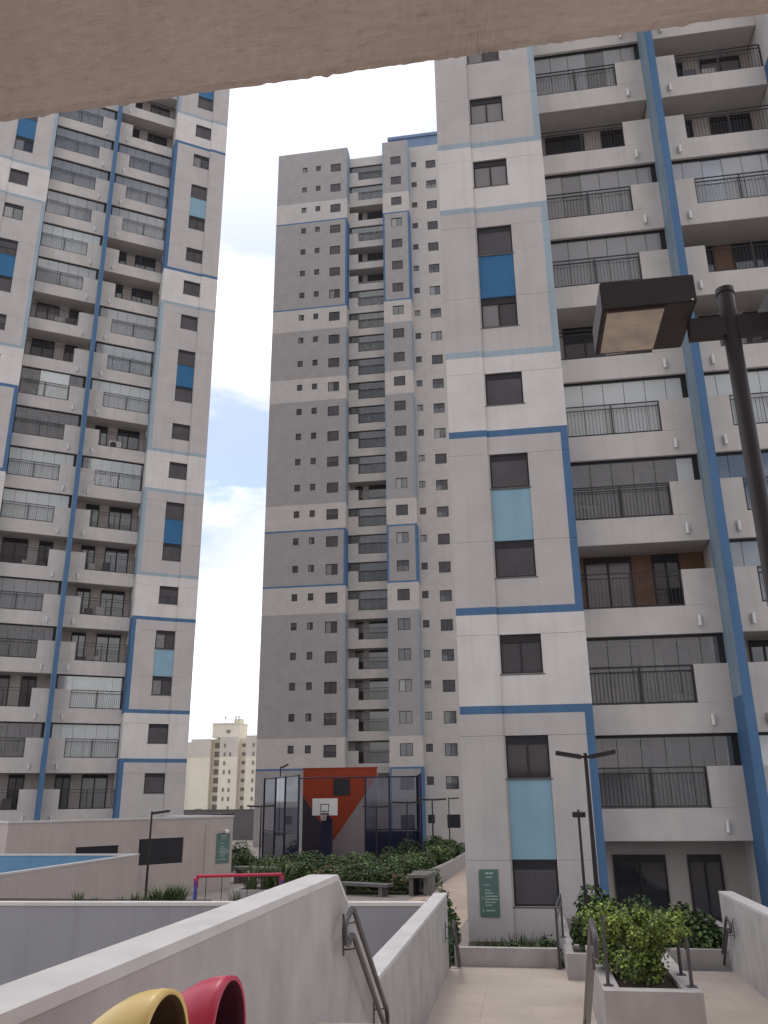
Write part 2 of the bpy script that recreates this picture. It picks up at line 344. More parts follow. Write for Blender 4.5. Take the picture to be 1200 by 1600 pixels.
# ------------------------------------------------------------------ the two big towers with blue fins
PAL = [WHITE, GREY, DBLUE, LBLUE]
def zt(k): return 1.65 + 2.88 * (k - 1) if k > 0 else -1.61
ZONE = {0: 2, 1: 2, 2: 0, 3: 2, 4: 2, 5: 0, 6: 3, 7: 3, 8: 0, 9: 3, 10: 3, 11: 3, 12: 3, 13: 0, 14: 2, 15: 2, 16: 2, 17: 2, 18: 0, 19: 3, 20: 3, 21: 3, 22: 3, 23: 0}
SPAN = {1: PLIGHT, 4: PLIGHT, 7: PBLUE, 11: PBLUE, 16: PLIGHT, 20: PBLUE}
CACHE = {}
def zone_colour(zfun, zone, z, side, kmax, bw=0.23, dz=0.84):
    k = 0
    while k < kmax and z > zfun(k) + dz: k += 1
    me_ = zone.get(k, 0); ab = zone.get(k + 1, 0)
    if me_ != ab and z > zfun(k) + dz - bw: return max(me_, ab)
    if side and me_: return me_
    be = zone.get(k - 1, me_)
    return 1 if me_ else 0
def facade(mb, us, zs, y, fn, depth, inner=None):
    """cells with holes: front face at y, edges return to y + depth. fn(u, z) -> palette index or None"""
    us = sorted(set(us)); zs = sorted(set(round(z, 4) for z in zs)); C = {}
    for i in range(len(us) - 1):
        for j in range(len(zs) - 1): C[i, j] = fn(0.5 * (us[i] + us[i + 1]), 0.5 * (zs[j] + zs[j + 1]))
    for (i, j), c in C.items():
        if c is None: continue
        x0, x1, z0, z1 = us[i], us[i + 1], zs[j], zs[j + 1]; d = y + depth
        mb.quad((x0, y, z0), (x1, y, z0), (x1, y, z1), (x0, y, z1), c)
        if C.get((i - 1, j)) is None: mb.quad((x0, d, z0), (x0, y, z0), (x0, y, z1), (x0, d, z1), c)
        if C.get((i + 1, j)) is None: mb.quad((x1, y, z0), (x1, d, z0), (x1, d, z1), (x1, y, z1), c)
        if C.get((i, j - 1)) is None: mb.quad((x0, d, z0), (x1, d, z0), (x1, y, z0), (x0, y, z0), c)
        if C.get((i, j + 1)) is None: mb.quad((x0, y, z1), (x1, y, z1), (x1, d, z1), (x0, d, z1), c)

def cached(key, fn):
    if key not in CACHE: CACHE[key] = fn()
    return CACHE[key]
WW, WH = 1.2, 1.14
def win_frame():
    m = MB(); f = 0.05
    m.box(0, WW, 0, 0.07, -f, 0); m.box(0, WW, 0, 0.07, -WH, -WH + f); m.box(0, f, 0, 0.07, -WH + f, -f); m.box(WW - f, WW, 0, 0.07, -WH + f, -f)
    m.box(f, WW - f, 0.012, 0.07, -0.24, -f)                       # shutter box
    m.box(WW / 2 - 0.03, WW / 2 + 0.03, 0.02, 0.07, -WH + f, -0.24)
    return m.mesh('frame', [FRAME])
def win_pane(g):
    m = MB(); m.box(0.05, WW / 2 - 0.03, 0.045, 0.06, -WH + 0.05, -0.24); return m.mesh('pane', [g])
def win_shutter(z1):
    m = MB(); z = -0.24
    while z > z1 + 0.02: m.box(0.052, WW - 0.052, 0.003, 0.018, z - 0.044, z); z -= 0.05
    return m.mesh('shutter', [SHUT])
def win_sill():
    m = MB(); m.box(-0.05, WW + 0.05, -0.05, 0.12, -WH - 0.045, -WH - 0.003); return m.mesh('sill', [STONE])
def add_window(parent, x, y, z, state):
    wobj = link('window', cached('wf', win_frame), parent, (x, y, z))
    if state == 'closed': link('shutter', cached('sh1', lambda: win_shutter(-WH + 0.05)), wobj)
    else:
        gl = [WGLASS, WGLASS]
        if state == 'curtain': gl = [WGLASSC, WGLASS]
        if state == 'curtain2': gl = [WGLASSC, WGLASSC]
        link('pane', cached(('wp', gl[0].name), lambda: win_pane(gl[0])), wobj)
        link('pane', cached(('wp', gl[1].name), lambda: win_pane(gl[1])), wobj, (WW / 2 - 0.02, 0, 0))
        if state == 'half': link('shutter', cached('sh2', lambda: win_shutter(-0.62)), wobj)
    link('sill', cached('sill', win_sill), wobj)
    return wobj
AI = 4.2
PARA = mat('parapet paint', (0.605, 0.562, 0.535), streak=0.08, bump=0.15, bscale=40)
def bal_mesh(s):
    m = MB()
    m.box(s * 0.115, s * (AI - 0.004), 1.14, 1.26, 0, 0.86); m.box(s * 0.115, s * 1.1, 1.14, 1.26, 0.86, 1.98)
    m.box(s * 0.115, s * (AI - 0.004), 1.26, 2.47, 0.03, 0.72)
    me = m.mesh('balcony', [PARA]); return bevel(me, 0.012, 1)
def rail_mesh(s):
    m = MB(); a, b = 1.1, AI - 0.02
    m.box(s * a, s * b, 1.19, 1.225, 1.95, 1.98); m.box(s * a, s * b, 1.19, 1.22, 1.80, 1.825); m.box(s * a, s * b, 1.19, 1.22, 0.90, 0.93)
    for p in (a + 0.02, (a + b) / 2, b - 0.02): m.box(s * p - 0.02, s * p + 0.02, 1.185, 1.225, 0.86, 1.96)
    n = 27
    for i in range(1, n): u = a + (b - a) * i / n; m.box(s * u - 0.006, s * u + 0.006, 1.199, 1.211, 0.93, 1.80)
    return m.mesh('railing', [RAILM])
def lamp_mesh(s):
    m = MB(); m.tube([(s * 0.76, 1.07, 0.22), (s * 0.76, 1.07, 0.54)], 0.055, 0, 12); m.box(s * 0.76 - 0.025, s * 0.76 + 0.025, 1.1, 1.14, 0.34, 0.42)
    return m.mesh('wall_lamp', [LAMPW])
def door_mesh(s, a, b, z0=0.74, z1=2.82, g=None):
    m = MB(); f = 0.055; x0, x1 = sorted((s * a, s * b)); y0, y1 = 2.40, 2.47
    m.box(x0, x1, y0, y1, z1 - 0.2, z1); m.box(x0, x1, y0, y1, z0, z0 + f); m.box(x0, x0 + f, y0, y1, z0 + f, z1 - 0.2); m.box(x1 - f, x1, y0, y1, z0 + f, z1 - 0.2)
    c = (x0 + x1) / 2; m.box(c - 0.035, c + 0.035, y0 + 0.01, y1, z0 + f, z1 - 0.2)
    m.box(x0 + f, c - 0.035, y0 + 0.035, y1 - 0.01, z0 + f, z1 - 0.2, 1); m.box(c + 0.035, x1 - f, y0 + 0.035, y1 - 0.01, z0 + f, z1 - 0.2, 1)
    return m.mesh('door', [FRAME, g or WGLASS])
NPANE = 6
def pane_mesh(s, g='g'):
    m = MB(); wd = (AI - 0.14) / NPANE; x0, x1 = sorted((s * 0.008, s * (wd - 0.008))); m.box(x0, x1, 1.30, 1.31, 0.74, 2.80); return m.mesh('glass_pane', [GL[g]])
def panes_mesh(s, g='g'):
    m = MB(); wd = (AI - 0.14) / NPANE
    for i in range(NPANE): m.box(s * (0.12 + wd * i + 0.008), s * (0.12 + wd * (i + 1) - 0.008), 1.30, 1.31, 0.74, 2.80)
    return m.mesh('glazing', [GL[g]])
def head_mesh(s):
    m = MB(); m.box(s * 0.12, s * (AI - 0.01), 1.27, 1.34, 2.80, 2.90); m.box(s * 0.12, s * 0.30, 1.28, 1.33, 0.74, 2.80)
    return m.mesh('glazing_rail', [FRAME])
def blind_mesh(s, a, b, z0, mt, nm='blind'):
    m = MB(); n = max(2, int((b - a) / 0.12)); y = 1.24
    for i in range(n):
        u0, u1 = a + (b - a) * i / n, a + (b - a) * (i + 1) / n; dy = 0.02 * (i % 2)
        x0, x1 = sorted((s * u0, s * u1)); m.box(x0, x1, y + dy, y + dy + 0.012, z0, 2.79)
    return m.mesh(nm, [mt])
WOODM = mat('brown panelling', (0.20, 0.12, 0.085), rough=0.7, var=0.15, scale=3)
def clutter_mesh(s, seed, n):
    r = random.Random(seed * 10 + n); m = MB(); u = 1.35 + 0.95 * n + r.uniform(0, 0.35); a = r.uniform(0.12, 0.3); h = r.uniform(0.3, 0.75); m.box(s * u - a, s * u + a, 1.5, 1.8, 0.72, 0.86 + h)
    return m.mesh('furniture', [CURT if (seed + n) % 2 else SHUT])
def add_balcony(root, s, z, style, fine, seed):
    b = link('balcony', cached(('bal', s), lambda: bal_mesh(s)), root, (0, 0, z))
    link('railing', cached(('rail', s), lambda: rail_mesh(s)), b); link('wall_lamp', cached(('lamp', s), lambda: lamp_mesh(s)), b)
    dg = (WGLASS, WGLASSC, WGLASS)[seed % 3]; link('door', cached(('d1', s, dg.name), lambda: door_mesh(s, 2.37, 3.86, g=dg)), b); link('door', cached(('d2', s), lambda: door_mesh(s, 0.87, 1.72)), b)
    if style[0] in 'gw':
        link('glazing_rail', cached(('hd', s), lambda: head_mesh(s)), b)
        base = {'g': 'g', 'gc': 'c', 'w': 'w', 'wp': 'g', 'wr': 'g'}[style]
        wd = (AI - 0.14) / NPANE
        if fine:
            for i in range(NPANE):
                g = 'w' if (style == 'wr' and i == 0) else base
                if base == 'c' and (i * 5 + seed) % 7 == 0: g = 'g'
                link('glass_pane', cached(('gp', s, g), lambda: pane_mesh(s, g)), b, (s * (0.12 + wd * i), 0, 0))
        else: link('glazing', cached(('gps', s, base), lambda: panes_mesh(s, base)), b)
    if style == 'wp': link('blind', cached(('blp', s), lambda: blind_mesh(s, 1.2, 3.0, 0.8, BLIND)), b)
    if style in ('o', 'g', 'wp') and seed % 2: [link('furniture', cached(('cl', s, seed % 5, n), lambda: clutter_mesh(s, seed % 5, n)), b) for n in range(2)]
    return b
ZM = {0: 2, 1: 2, 2: 0, 3: 3, 4: 3, 5: 3, 6: 3, 7: 0, 8: 2, 9: 2, 10: 0, 11: 3, 12: 3, 13: 3, 14: 3, 15: 0, 16: 3, 17: 3, 18: 0, 19: 2, 20: 2, 21: 2, 22: 2, 23: 0, 24: 3, 25: 3, 26: 3}
SPANM = {1: PLIGHT, 5: PBLUE, 9: PLIGHT, 13: PBLUE, 17: PBLUE, 21: PLIGHT}
INSIDE = mat('balcony back wall', (0.50, 0.455, 0.43), streak=0.05)
def tower(root, kmax, w0s, boff, states, styles, fine, total, pats):
    zb = -4.2
    for s in (-1, 1):
        ZONE, SPAN = pats[s]
        w0, bo = w0s[s], boff[s]; w1 = w0 + WW; st = w1 + 0.05
        for k in range(kmax + 1):
            z1 = zt(k); z0 = zt(k - 1) if k else zb
            upper = SPAN.get(k); lower_of = SPAN.get(k + 1)
            zs = [z0 + 0.008, z1, z1 - WH]
            for kk in range(k - 1, k + 2):
                if kk < 0: continue
                for q in (zt(kk) + 0.84, zt(kk) + 0.61):
                    if z0 + 0.02 < q < z1: zs.append(q)
            zs = [q for q in zs if q > z0]
            us = [s * q for q in (AI, AI + 0.23, w0, w1, st)]
            def fn(u, z, s=s, w0=w0, w1=w1, z1=z1, upper=upper):
                a = abs(u)
                if w0 < a < w1 and z > z1 - WH: return None
                if w0 < a < w1 and upper is not None: return None
                return zone_colour(zt, ZONE, z, a < AI + 0.23, 99)
            m = MB()
            if upper is None: facade(m, us, zs, 0.0, fn, 0.12)
            else:
                facade(m, us[:3], zs, 0.0, fn, 0.12); m2 = MB(); facade(m2, us[3:], zs, 0.0, fn, 0.12); part('wall_panel', m2, PAL, root)
            # inner return towards the balcony, painted like the side band
            zz = sorted(set(round(q, 4) for q in zs))
            for j in range(len(zz) - 1):
                c = zone_colour(zt, ZONE, 0.5 * (zz[j] + zz[j + 1]), True, 99); xx = s * AI
                m.quad((xx, 1.14, zz[j]), (xx, 0.12, zz[j]), (xx, 0.12, zz[j + 1]), (xx, 1.14, zz[j + 1]), c)
            part('wall_panel', m, PAL, root)
            m = MB(); facade(m, [s * st, s * bo], zs, -0.08, lambda u, z, ZONE=ZONE: zone_colour(zt, ZONE, z, False, 99), 0.2); part('wall_panel', m, PAL, root)
            xw = w0 if s > 0 else -w1
            add_window(root, xw, 0.045, z1 - 0.002, states(s, k))
            if upper is not None:
                zlo = zt(k - 1)
                m = MB(); m.box(xw + 0.003, xw + WW - 0.003, 0.03, 0.115, zlo + 0.02, z1 - WH - 0.05); part('spandrel_panel', m, [upper], root)
        # solid body behind the panels
        m = MB(); m.box(s * (AI + 0.012), s * (bo - 0.015), 0.121, 2.47, zb, zt(kmax) + 0.02); part('wall_core', m, [WHITE], root)
        for k in range(1, kmax + 1): add_balcony(root, s, zt(k) - 2.85, styles(s, k), fine, (k * 7 + (s > 0) * 3) % 11)
        # ground floor doors
        link('door', cached(('g1', s), lambda: door_mesh(s, 2.32, 3.80, -2.0, 0.0)), root, (0, 0, -1.62)); link('door', cached(('g2', s), lambda: door_mesh(s, 0.78, 1.71, -2.0, 0.0)), root, (0, 0, -1.62))
    b0, b1 = boff[-1], boff[1]
    m = MB(); m.box(-AI, AI, 2.47, 2.6, zb, zt(kmax)); part('balcony_back_wall', m, [INSIDE], root)
    m = MB(); m.box(-b0 + 0.015, b1 - 0.015, 2.6, 16, zb, zt(kmax) + 0.02); part('wall_core', m, [WHITE], root)
    m = MB(); m.box(-b0, b1, 0.0, 16, zt(kmax) + 0.03, zt(total) + 2.0); part('upper_storeys', m, [WHITE], root)
    m = MB(); ztop = zt(kmax) + 0.02; zsplit = zt(2) - 1.9
    for (za, zbb, si) in ((zb, zsplit, 0), (zsplit, ztop, 1)):
        m.quad((-0.13, 0, za), (0.13, 0, za), (0.13, 0, zbb), (-0.13, 0, zbb), 0)
        m.quad((-0.13, 1.26, za), (-0.13, 0, za), (-0.13, 0, zbb), (-0.13, 1.26, zbb), si); m.quad((0.13, 0, za), (0.13, 1.26, za), (0.13, 1.26, zbb), (0.13, 0, zbb), si)
    part('fin', m, [DBLUE, FINSIDE], root)
    m = MB(); m.box(-0.08, 0.08, 1.26, 2.47, zb, ztop); part('party_wall', m, [WHITE], root)
    m = MB(); m.box(-AI, AI, 1.14, 2.47, zb, -3.35); part('terrace', m, [CONC], root)

RS = {(-1, 9): 'curtain2', (-1, 8): 'curtain2', (-1, 7): 'closed', (-1, 6): 'curtain', (-1, 5): 'closed', (-1, 4): 'closed', (-1, 3): 'closed', (-1, 2): 'glass', (-1, 1): 'glass', (-1, 0): 'closed', (-1, 10): 'curtain'}
RB = {(-1, 10): 'gc', (-1, 9): 'o', (-1, 8): 'gc', (-1, 7): 'gc', (-1, 6): 'o', (-1, 5): 'w', (-1, 4): 'wr', (-1, 3): 'o', (-1, 2): 'g', (-1, 1): 'g',
      (1, 10): 'o', (1, 9): 'o', (1, 8): 'gc', (1, 7): 'o', (1, 6): 'o', (1, 5): 'w', (1, 4): 'g', (1, 3): 'gc', (1, 2): 'o', (1, 1): 'g'}
tr = thing('apartment_tower', (6.24, 24.64, 0), 'nearest apartment tower at right with blue fin, balconies and green sign on its wall', 'building', 'apartment towers')
tower(tr, 11, {-1: 5.49, 1: 5.49}, {-1: 7.94, 1: 7.94}, lambda s, k: RS.get((s, k), 'glass'), lambda s, k: RB.get((s, k), 'o'), True, 26, {-1: (ZONE, SPAN), 1: (ZM, SPANM)})
m = MB(); m.box(-4.19, -0.09, 2.44, 2.465, zt(3) - 2.85 + 0.73, zt(3) + 0.02); part('panelling', m, [WOODM], tr)
m = MB(); m.box(0.09, 4.19, 2.44, 2.465, zt(7) - 2.85 + 0.73, zt(7) + 0.02); part('panelling', m, [WOODM], tr)
LB = {(1, 1): 'o', (1, 2): 'w', (1, 3): 'wp', (1, 4): 'o', (1, 5): 'o', (1, 6): 'o', (1, 7): 'o', (1, 8): 'g', (1, 9): 'o', (1, 10): 'w', (1, 11): 'g', (1, 12): 'gc', (1, 13): 'o', (1, 14): 'o', (1, 15): 'gc', (1, 16): 'gc', (1, 17): 'gc', (1, 18): 'o', (1, 19): 'o', (1, 20): 'gc',
      (-1, 1): 'o', (-1, 2): 'g', (-1, 3): 'o', (-1, 4): 'g', (-1, 5): 'gc', (-1, 6): 'o', (-1, 7): 'w', (-1, 8): 'w', (-1, 9): 'g', (-1, 10): 'wp', (-1, 11): 'o', (-1, 12): 'o', (-1, 13): 'gc', (-1, 14): 'w', (-1, 15): 'gc', (-1, 16): 'gc', (-1, 17): 'gc', (-1, 18): 'gc', (-1, 19): 'gc'}
rl = random.Random(5)
LW = {(s, k): rl.choice(['closed', 'closed', 'glass', 'half', 'curtain']) for s in (-1, 1) for k in range(24)}
AL = R(33.333)
tl = thing('apartment_tower', (-27.13, 46.13, -0.05), 'left apartment tower with a blue fin between two stacks of balconies', 'building', 'apartment towers', rz=AL)
tower(tl, 22, {-1: 5.52, 1: 5.70}, {-1: 7.97, 1: 8.14}, lambda s, k: LW[s, k], lambda s, k: LB.get((s, k), 'gc'), False, 26, {-1: (ZM, {k: v for k, v in SPANM.items() if k > 1}), 1: (ZONE, {k: v for k, v in SPAN.items() if k > 1})})

# ------------------------------------------------------------------ the middle tower
MBEIGE = mat('paint cream grey', (0.50, 0.46, 0.435), streak=0.05)
PALM = [MWHITE, MGREY, DBLUE, mat('paint slate blue', (0.27, 0.315, 0.36), streak=0.05)]
def ztm(k): return 1.87 + 2.88 * (k - 1) if k > 0 else -1.40
tm_ = thing('apartment_tower', (-15, 77.76, 0), 'middle apartment tower standing farther back behind the ball court', 'building', 'apartment towers')
X = lambda x: x + 15.0
def winM(wd, h, g):
    m = MB(); f = 0.05; m.box(0, wd, 0, 0.07, -f, 0); m.box(0, wd, 0, 0.07, -h, -h + f); m.box(0, f, 0, 0.07, -h + f, -f); m.box(wd - f, wd, 0, 0.07, -h + f, -f)
    m.box(wd / 2 - 0.025, wd / 2 + 0.025, 0.02, 0.07, -h + f, -f)
    if g == 'closed':
        z = -f
        while z > -h + f + 0.03: m.box(f, wd - f, 0.02, 0.05, z - 0.055, z, 2); z -= 0.065
    elif g == 'half': m.box(f, wd - f, 0.045, 0.06, -h + f, -h * 0.5, 1); m.box(f, wd - f, 0.025, 0.06, -h * 0.5, -f, 2)
    else:
        m.box(f, wd / 2 - 0.025, 0.045, 0.06, -h + f, -f, 3 if g == 'curtain' else 1); m.box(wd / 2 + 0.025, wd - f, 0.045, 0.06, -h + f, -f, 1)
    m.box(-0.03, wd + 0.03, -0.04, 0.1, -h - 0.04, -h - 0.003, 4)
    return m.mesh('window', [FRAME, WGLASS, SHUT, WGLASSC, STONE])
rm = random.Random(11)
BLK = [(-24.48, -16.08, 0.0, [(-21.48, 0.58, 0.72), (-19.83, 0.56, 0.72), (-18.07, 1.21, 1.12)], True, False), (-11.92, -8.90, 0.0, [(-10.95, 1.2, 1.12)], True, True), (-8.90, 9.0, 1.3, [(-8.69, 0.62, 0.72), (-6.97, 1.17, 1.12), (-3.2, 1.17, 1.12), (0.5, 0.6, 0.72), (3.4, 1.17, 1.12)], False, False)]
KM = 25; ROOFZ = 73.2
def mcol(z, side):
    c = zone_colour(ztm, ZM, z, side, 99, 0.18)
    return 1 if (c == 3 and not side) else c
for bi, (xa, xb, yy, wins, banded, both) in enumerate(BLK):
    for k in range(KM + 1):
        z1 = ztm(k); z0 = ztm(k - 1) if k else -4.2
        ztp = z1 if k < KM else ROOFZ
        zs = [z0 + 0.004, z1, ztp] + [z1 - h for _, _, h in wins]
        if banded:
            for kk in range(max(0, k - 1), k + 2):
                for q in (ztm(kk) + 0.84, ztm(kk) + 0.66):
                    if z0 + 0.02 < q < ztp: zs.append(q)
        us = [X(xa), X(xb), X(xb) - 0.2, X(xa) + 0.2]
        for x, wd, h in wins: us += [X(x), X(x) + wd]
        def fn(u, z, z1=z1, wins=wins, xa=xa, xb=xb, banded=banded, both=both):
            for x, wd, h in wins:
                if X(x) < u < X(x) + wd and z1 - h < z < z1: return None
            if not banded: return 0
            side = u > X(xb) - 0.2 or (both and u < X(xa) + 0.2)
            return mcol(z, side)
        m = MB(); facade(m, us, zs, yy, fn, 0.12)
        if banded:
            zz = sorted(set(round(q, 4) for q in zs))
            for j in range(len(zz) - 1):
                zc = 0.5 * (zz[j] + zz[j + 1]); c = mcol(zc, True)
                m.quad((X(xb), 0.12, zz[j]), (X(xb), 1.35, zz[j]), (X(xb), 1.35, zz[j + 1]), (X(xb), 0.12, zz[j + 1]), c)
                if both: m.quad((X(xa), 1.35, zz[j]), (X(xa), 0.12, zz[j]), (X(xa), 0.12, zz[j + 1]), (X(xa), 1.35, zz[j + 1]), c)
        part('wall_panel', m, PALM if banded else [MBEIGE], tm_)
        for x, wd, h in wins:
            g = rm.choice(['closed', 'closed', 'closed', 'glass', 'half', 'curtain'])
            link('window', cached(('wm', wd, h, g), lambda: winM(wd, h, g)), tm_, (X(x), yy + 0.045, z1))
    m = MB(); m.box(X(xa) + 0.015, X(xb) - 0.015, yy + 0.121, 2.7, -4.2, ROOFZ - 0.02); part('wall_core', m, [MWHITE], tm_)
m = MB(); m.box(X(-24.48), X(9.0), 2.7, 18, -4.2, ROOFZ - 0.03); part('wall_core', m, [MWHITE], tm_)
m = MB(); m.box(X(-11.9), X(6), 6, 14, ROOFZ - 0.03, 79.0, 0); m.box(X(-12.1), X(6.2), 5.8, 14.2, 79.0, 79.4, 0); part('roof_block', m, [ROOFC], tm_)
BX0, BX1 = X(-16.08), X(-11.92)
def balM():
    m = MB(); m.box(BX0 + 0.004, BX1 - 0.004, 1.3, 1.42, 0, 0.85); m.box(BX0 + 0.004, BX0 + 1.05, 1.3, 1.42, 0.85, 1.98); m.box(BX0 + 0.004, BX1 - 0.004, 1.42, 2.69, 0.03, 0.72); return m.mesh('balcony', [MWHITE])
def railM():
    m = MB(); a, b = BX0 + 1.05, BX1 - 0.02; m.box(a, b, 1.34, 1.38, 1.93, 1.98); m.box(a, b, 1.34, 1.38, 0.9, 0.93)
    for i in range(1, 25): u = a + (b - a) * i / 25; m.box(u - 0.009, u + 0.009, 1.35, 1.37, 0.93, 1.93)
    return m.mesh('railing', [RAILM])
def glazM():
    m = MB(); n = 5
    for i in range(n): u0 = BX0 + 0.05 + (BX1 - BX0 - 0.1) * i / n; m.box(u0 + 0.01, u0 + (BX1 - BX0 - 0.1) / n - 0.01, 1.45, 1.46, 0.74, 2.78)
    m.box(BX0 + 0.02, BX1 - 0.02, 1.43, 1.48, 2.78, 2.9, 1); return m.mesh('glazing', [PANEM, FRAME])
def blindM():
    m = MB(); m.box(BX0 + 0.9, BX1 - 0.5, 1.52, 1.55, 0.8, 2.76); return m.mesh('blind', [BLIND])
def doorM():
    m = MB(); m.box(BX0 + 1.9, BX1 - 0.35, 2.60, 2.69, 0.74, 2.85); m.box(BX0 + 0.5, BX0 + 1.3, 2.60, 2.69, 0.74, 2.85); return m.mesh('door', [WGLASS])
for k in range(2, KM + 1):
    b = link('balcony', cached('bm', balM), tm_, (0, 0, ztm(k) - 2.49)); link('railing', cached('rmm', railM), b); link('door', cached('dm', doorM), b)
    g = rm.random()
    if g < 0.5: link('glazing', cached('gm', glazM), b)
    if g < 0.12: link('blind', cached('blm', blindM), b)
m = MB(); m.box(BX0 + 0.004, BX1 - 0.004, 1.3, 2.69, ztm(KM) + 0.39, ROOFZ - 0.6); part('bay_top', m, [MWHITE], tm_)

# ------------------------------------------------------------------ distant cream apartment block
fb = thing('apartment_block', (-93, 260, -8), 'distant cream apartment block seen between the left and middle towers', 'building')
m = MB()
def fbx(x0, x1, y0, z1, mm=0): m.box(x0 + 93, x1 + 93, y0, 14, 0, z1 + 8, mm)
fbx(-112, -103.5, 2, 17.6); fbx(-103.5, -97.0, 0.5, 18.4); fbx(-97.0, -93.8, 3, 18.6); fbx(-93.8, -87.9, 0, 18.9); fbx(-87.9, -85.4, 2.5, 18.5); fbx(-85.4, -72, 0.4, 19.2)
part('wall', m, [CREAM], fb)
m = MB(); e = 0.05
for (x0, x1, y0, z1) in ((-112, -103.5, 2, 17.6), (-103.5, -97.0, 0.5, 18.4), (-93.8, -87.9, 0, 18.9), (-85.4, -72, 0.4, 19.2)): m.box(x0 + 93, x1 + 93, y0 - e, y0, 13.0 + 8, z1 + 8 + 0.1)
part('upper_band', m, [CREAMG], fb)
m = MB(); m.box(-96.9 + 93, -87.9 + 93, 1, 9, 18.9 + 8, 23.0 + 8); m.box(-97.0 + 93, -87.7 + 93, 0.8, 9.2, 23.0 + 8, 23.4 + 8); m.box(-90.5 + 93, -88.2 + 93, 3, 6, 31.4, 32.8); part('stair_tower', m, [CREAM], fb)
m = MB()
for ax in (-93.5, -90, -89): m.tube([(ax + 93, 3, 31.4), (ax + 93, 3, 33.4)], 0.08, 0, 6); m.box(ax + 92.8, ax + 93.3, 2.8, 3.2, 33.1, 33.5)
part('aerial', m, [DARKM], fb)
wmf = MB(); wmf.box(0, 0.62, -0.06, 0.0, 0, 1.15); wmf = wmf.mesh('window', [FARWIN])
wms = MB(); wms.box(0, 1.3, -0.06, 0.0, 0, 1.0); wms = wms.mesh('window', [FARWIN])
wmb = MB(); wmb.box(0, 2.2, -0.06, 0.0, 0, 1.7); wmb = wmb.mesh('window', [FARWIN])
rf = random.Random(2)
for fl in range(9):
    zf = -5.5 + 2.65 * fl + 8
    link('window', wmb, fb, (-96.5 + 93, 2.99, zf)); link('window', wms, fb, (-87.3 + 93, 2.49, zf + 0.3))
    for xw in (-92.4, -90.6, -83.2, -81.4):
        if rf.random() < 0.75: link('window', wmf, fb, (xw + 93, -0.06 if xw < -88 else 0.34, zf + 0.1))
link('window', wms, fb, (-92.2 + 93, 0.99, 20.2 + 8)); link('door', wmb, fb, (-101 + 93, 0.48, 4))
# far boundary wall
m = MB(); m.box(-20, 40, 0, 0.3, 0, 3.0); m.box(-20, 40, -0.05, 0.35, 3.0, 3.1)
single('boundary_wall', m, [mat('dark wall', (0.16, 0.145, 0.15), rough=0.9)], (-40, 92, -4.0), 'dark grey boundary wall in front of the distant cream block', 'wall')

# ------------------------------------------------------------------ low building, pool wall
PA, PB = Vector((-20.55, 32.85)), Vector((-14.29, 42.08)); dv = PB - PA; ln = dv.length; ang = math.atan2(dv.y, dv.x)
lb = thing('low_building', (PA.x, PA.y, -4.0), 'low taupe flat-roofed building with two dark windows at the foot of the left tower', 'building', rz=ang)
H = 3.3
def lpx(u0, u1, z0, z1): return (u0, u1, z0, z1)
W1 = (6.0, 8.35, 1.30, 2.40); W2 = (3.0, 5.0, 1.30, 2.20)
m = MB()
facade(m, [0, ln, W1[0], W1[1], W2[0], W2[1]], [0, H - 0.08, W1[2], W1[3], W2[3]], 0.0, lambda u, z: None if (W1[0] < u < W1[1] and W1[2] < z < W1[3]) or (W2[0] < u < W2[1] and W2[2] < z < W2[3]) else 0, 0.15)
m.box(0.005, ln - 0.005, 0.15, 5.5, 0, H - 0.1); part('wall', m, [LOWB], lb)
m = MB(); m.box(-0.03, ln + 0.03, -0.03, 0.25, H - 0.08, H); m.box(-0.03, 0.22, 0.25, 5.5, H - 0.08, H); m.box(ln - 0.22, ln + 0.03, 0.25, 5.5, H - 0.08, H); part('coping', m, [COPE], lb)
for (a, b, c, d) in (W1, W2):
    m = MB(); m.box(a + 0.005, b - 0.005, 0.07, 0.149, c + 0.005, d - 0.005); o = part('window', m, [FRAME], lb)
    n = 12
    m = MB()
    for i in range(n): zz = c + 0.05 + (d - c - 0.1) * i / n; m.box(a + 0.06, b - 0.06, 0.045, 0.068, zz, zz + (d - c - 0.1) / n * 0.75)
    part('louvre', m, [FRAME], o)
m = MB(); m.box(9.55, 9.63, -0.04, 0.0, 0.7, 2.9); part('downpipe', m, [LOWB], lb)
# green sign + camera on it
def sign(root_loc, rz, wd, ht, label, rows):
    t = thing('sign', root_loc, label, 'sign', rz=rz); m = MB()
    pts = []; r = 0.06
    for cx, cz, a0 in ((wd - r * 0.2, r * 0.2, -90), (wd - r * 0.2, ht - r * 0.2, 0), (r, ht - r, 90), (r, r, 180)):
        rr = r if cx < wd / 2 else r * 0.2
        for q in range(5): a = R(a0 + 22.5 * q); pts.append((cx + rr * math.cos(a), cz + rr * math.sin(a)))
    m.prism(pts, 'y', -0.02, 0.0); part('board', m, [SIGNG], t)
    m = MB(); rr = random.Random(4)
    for (z, h, segs) in rows:
        for a, b in segs: m.box(a * wd, b * wd, -0.024, -0.0205, z * ht, z * ht + h)
    part('lettering', m, [SIGNW], t); return t
rowsR = [(0.895, 0.045, [(0.33, 0.5), (0.52, 0.74)]), (0.82, 0.028, [(0.36, 0.68)]), (0.545, 0.026, [(0.28, 0.44), (0.47, 0.58)]), (0.485, 0.026, [(0.28, 0.70)]), (0.42, 0.028, [(0.28, 0.92)]), (0.355, 0.03, [(0.26, 0.94)]), (0.295, 0.026, [(0.28, 0.52), (0.55, 0.80)]), (0.232, 0.026, [(0.28, 0.62)]), (0.12, 0.03, [(0.28, 0.76)]), (0.385, 0.03, [(0.12, 0.19)]), (0.11, 0.05, [(0.12, 0.19)]), (0.66, 0.018, [(0.22, 0.58)])]
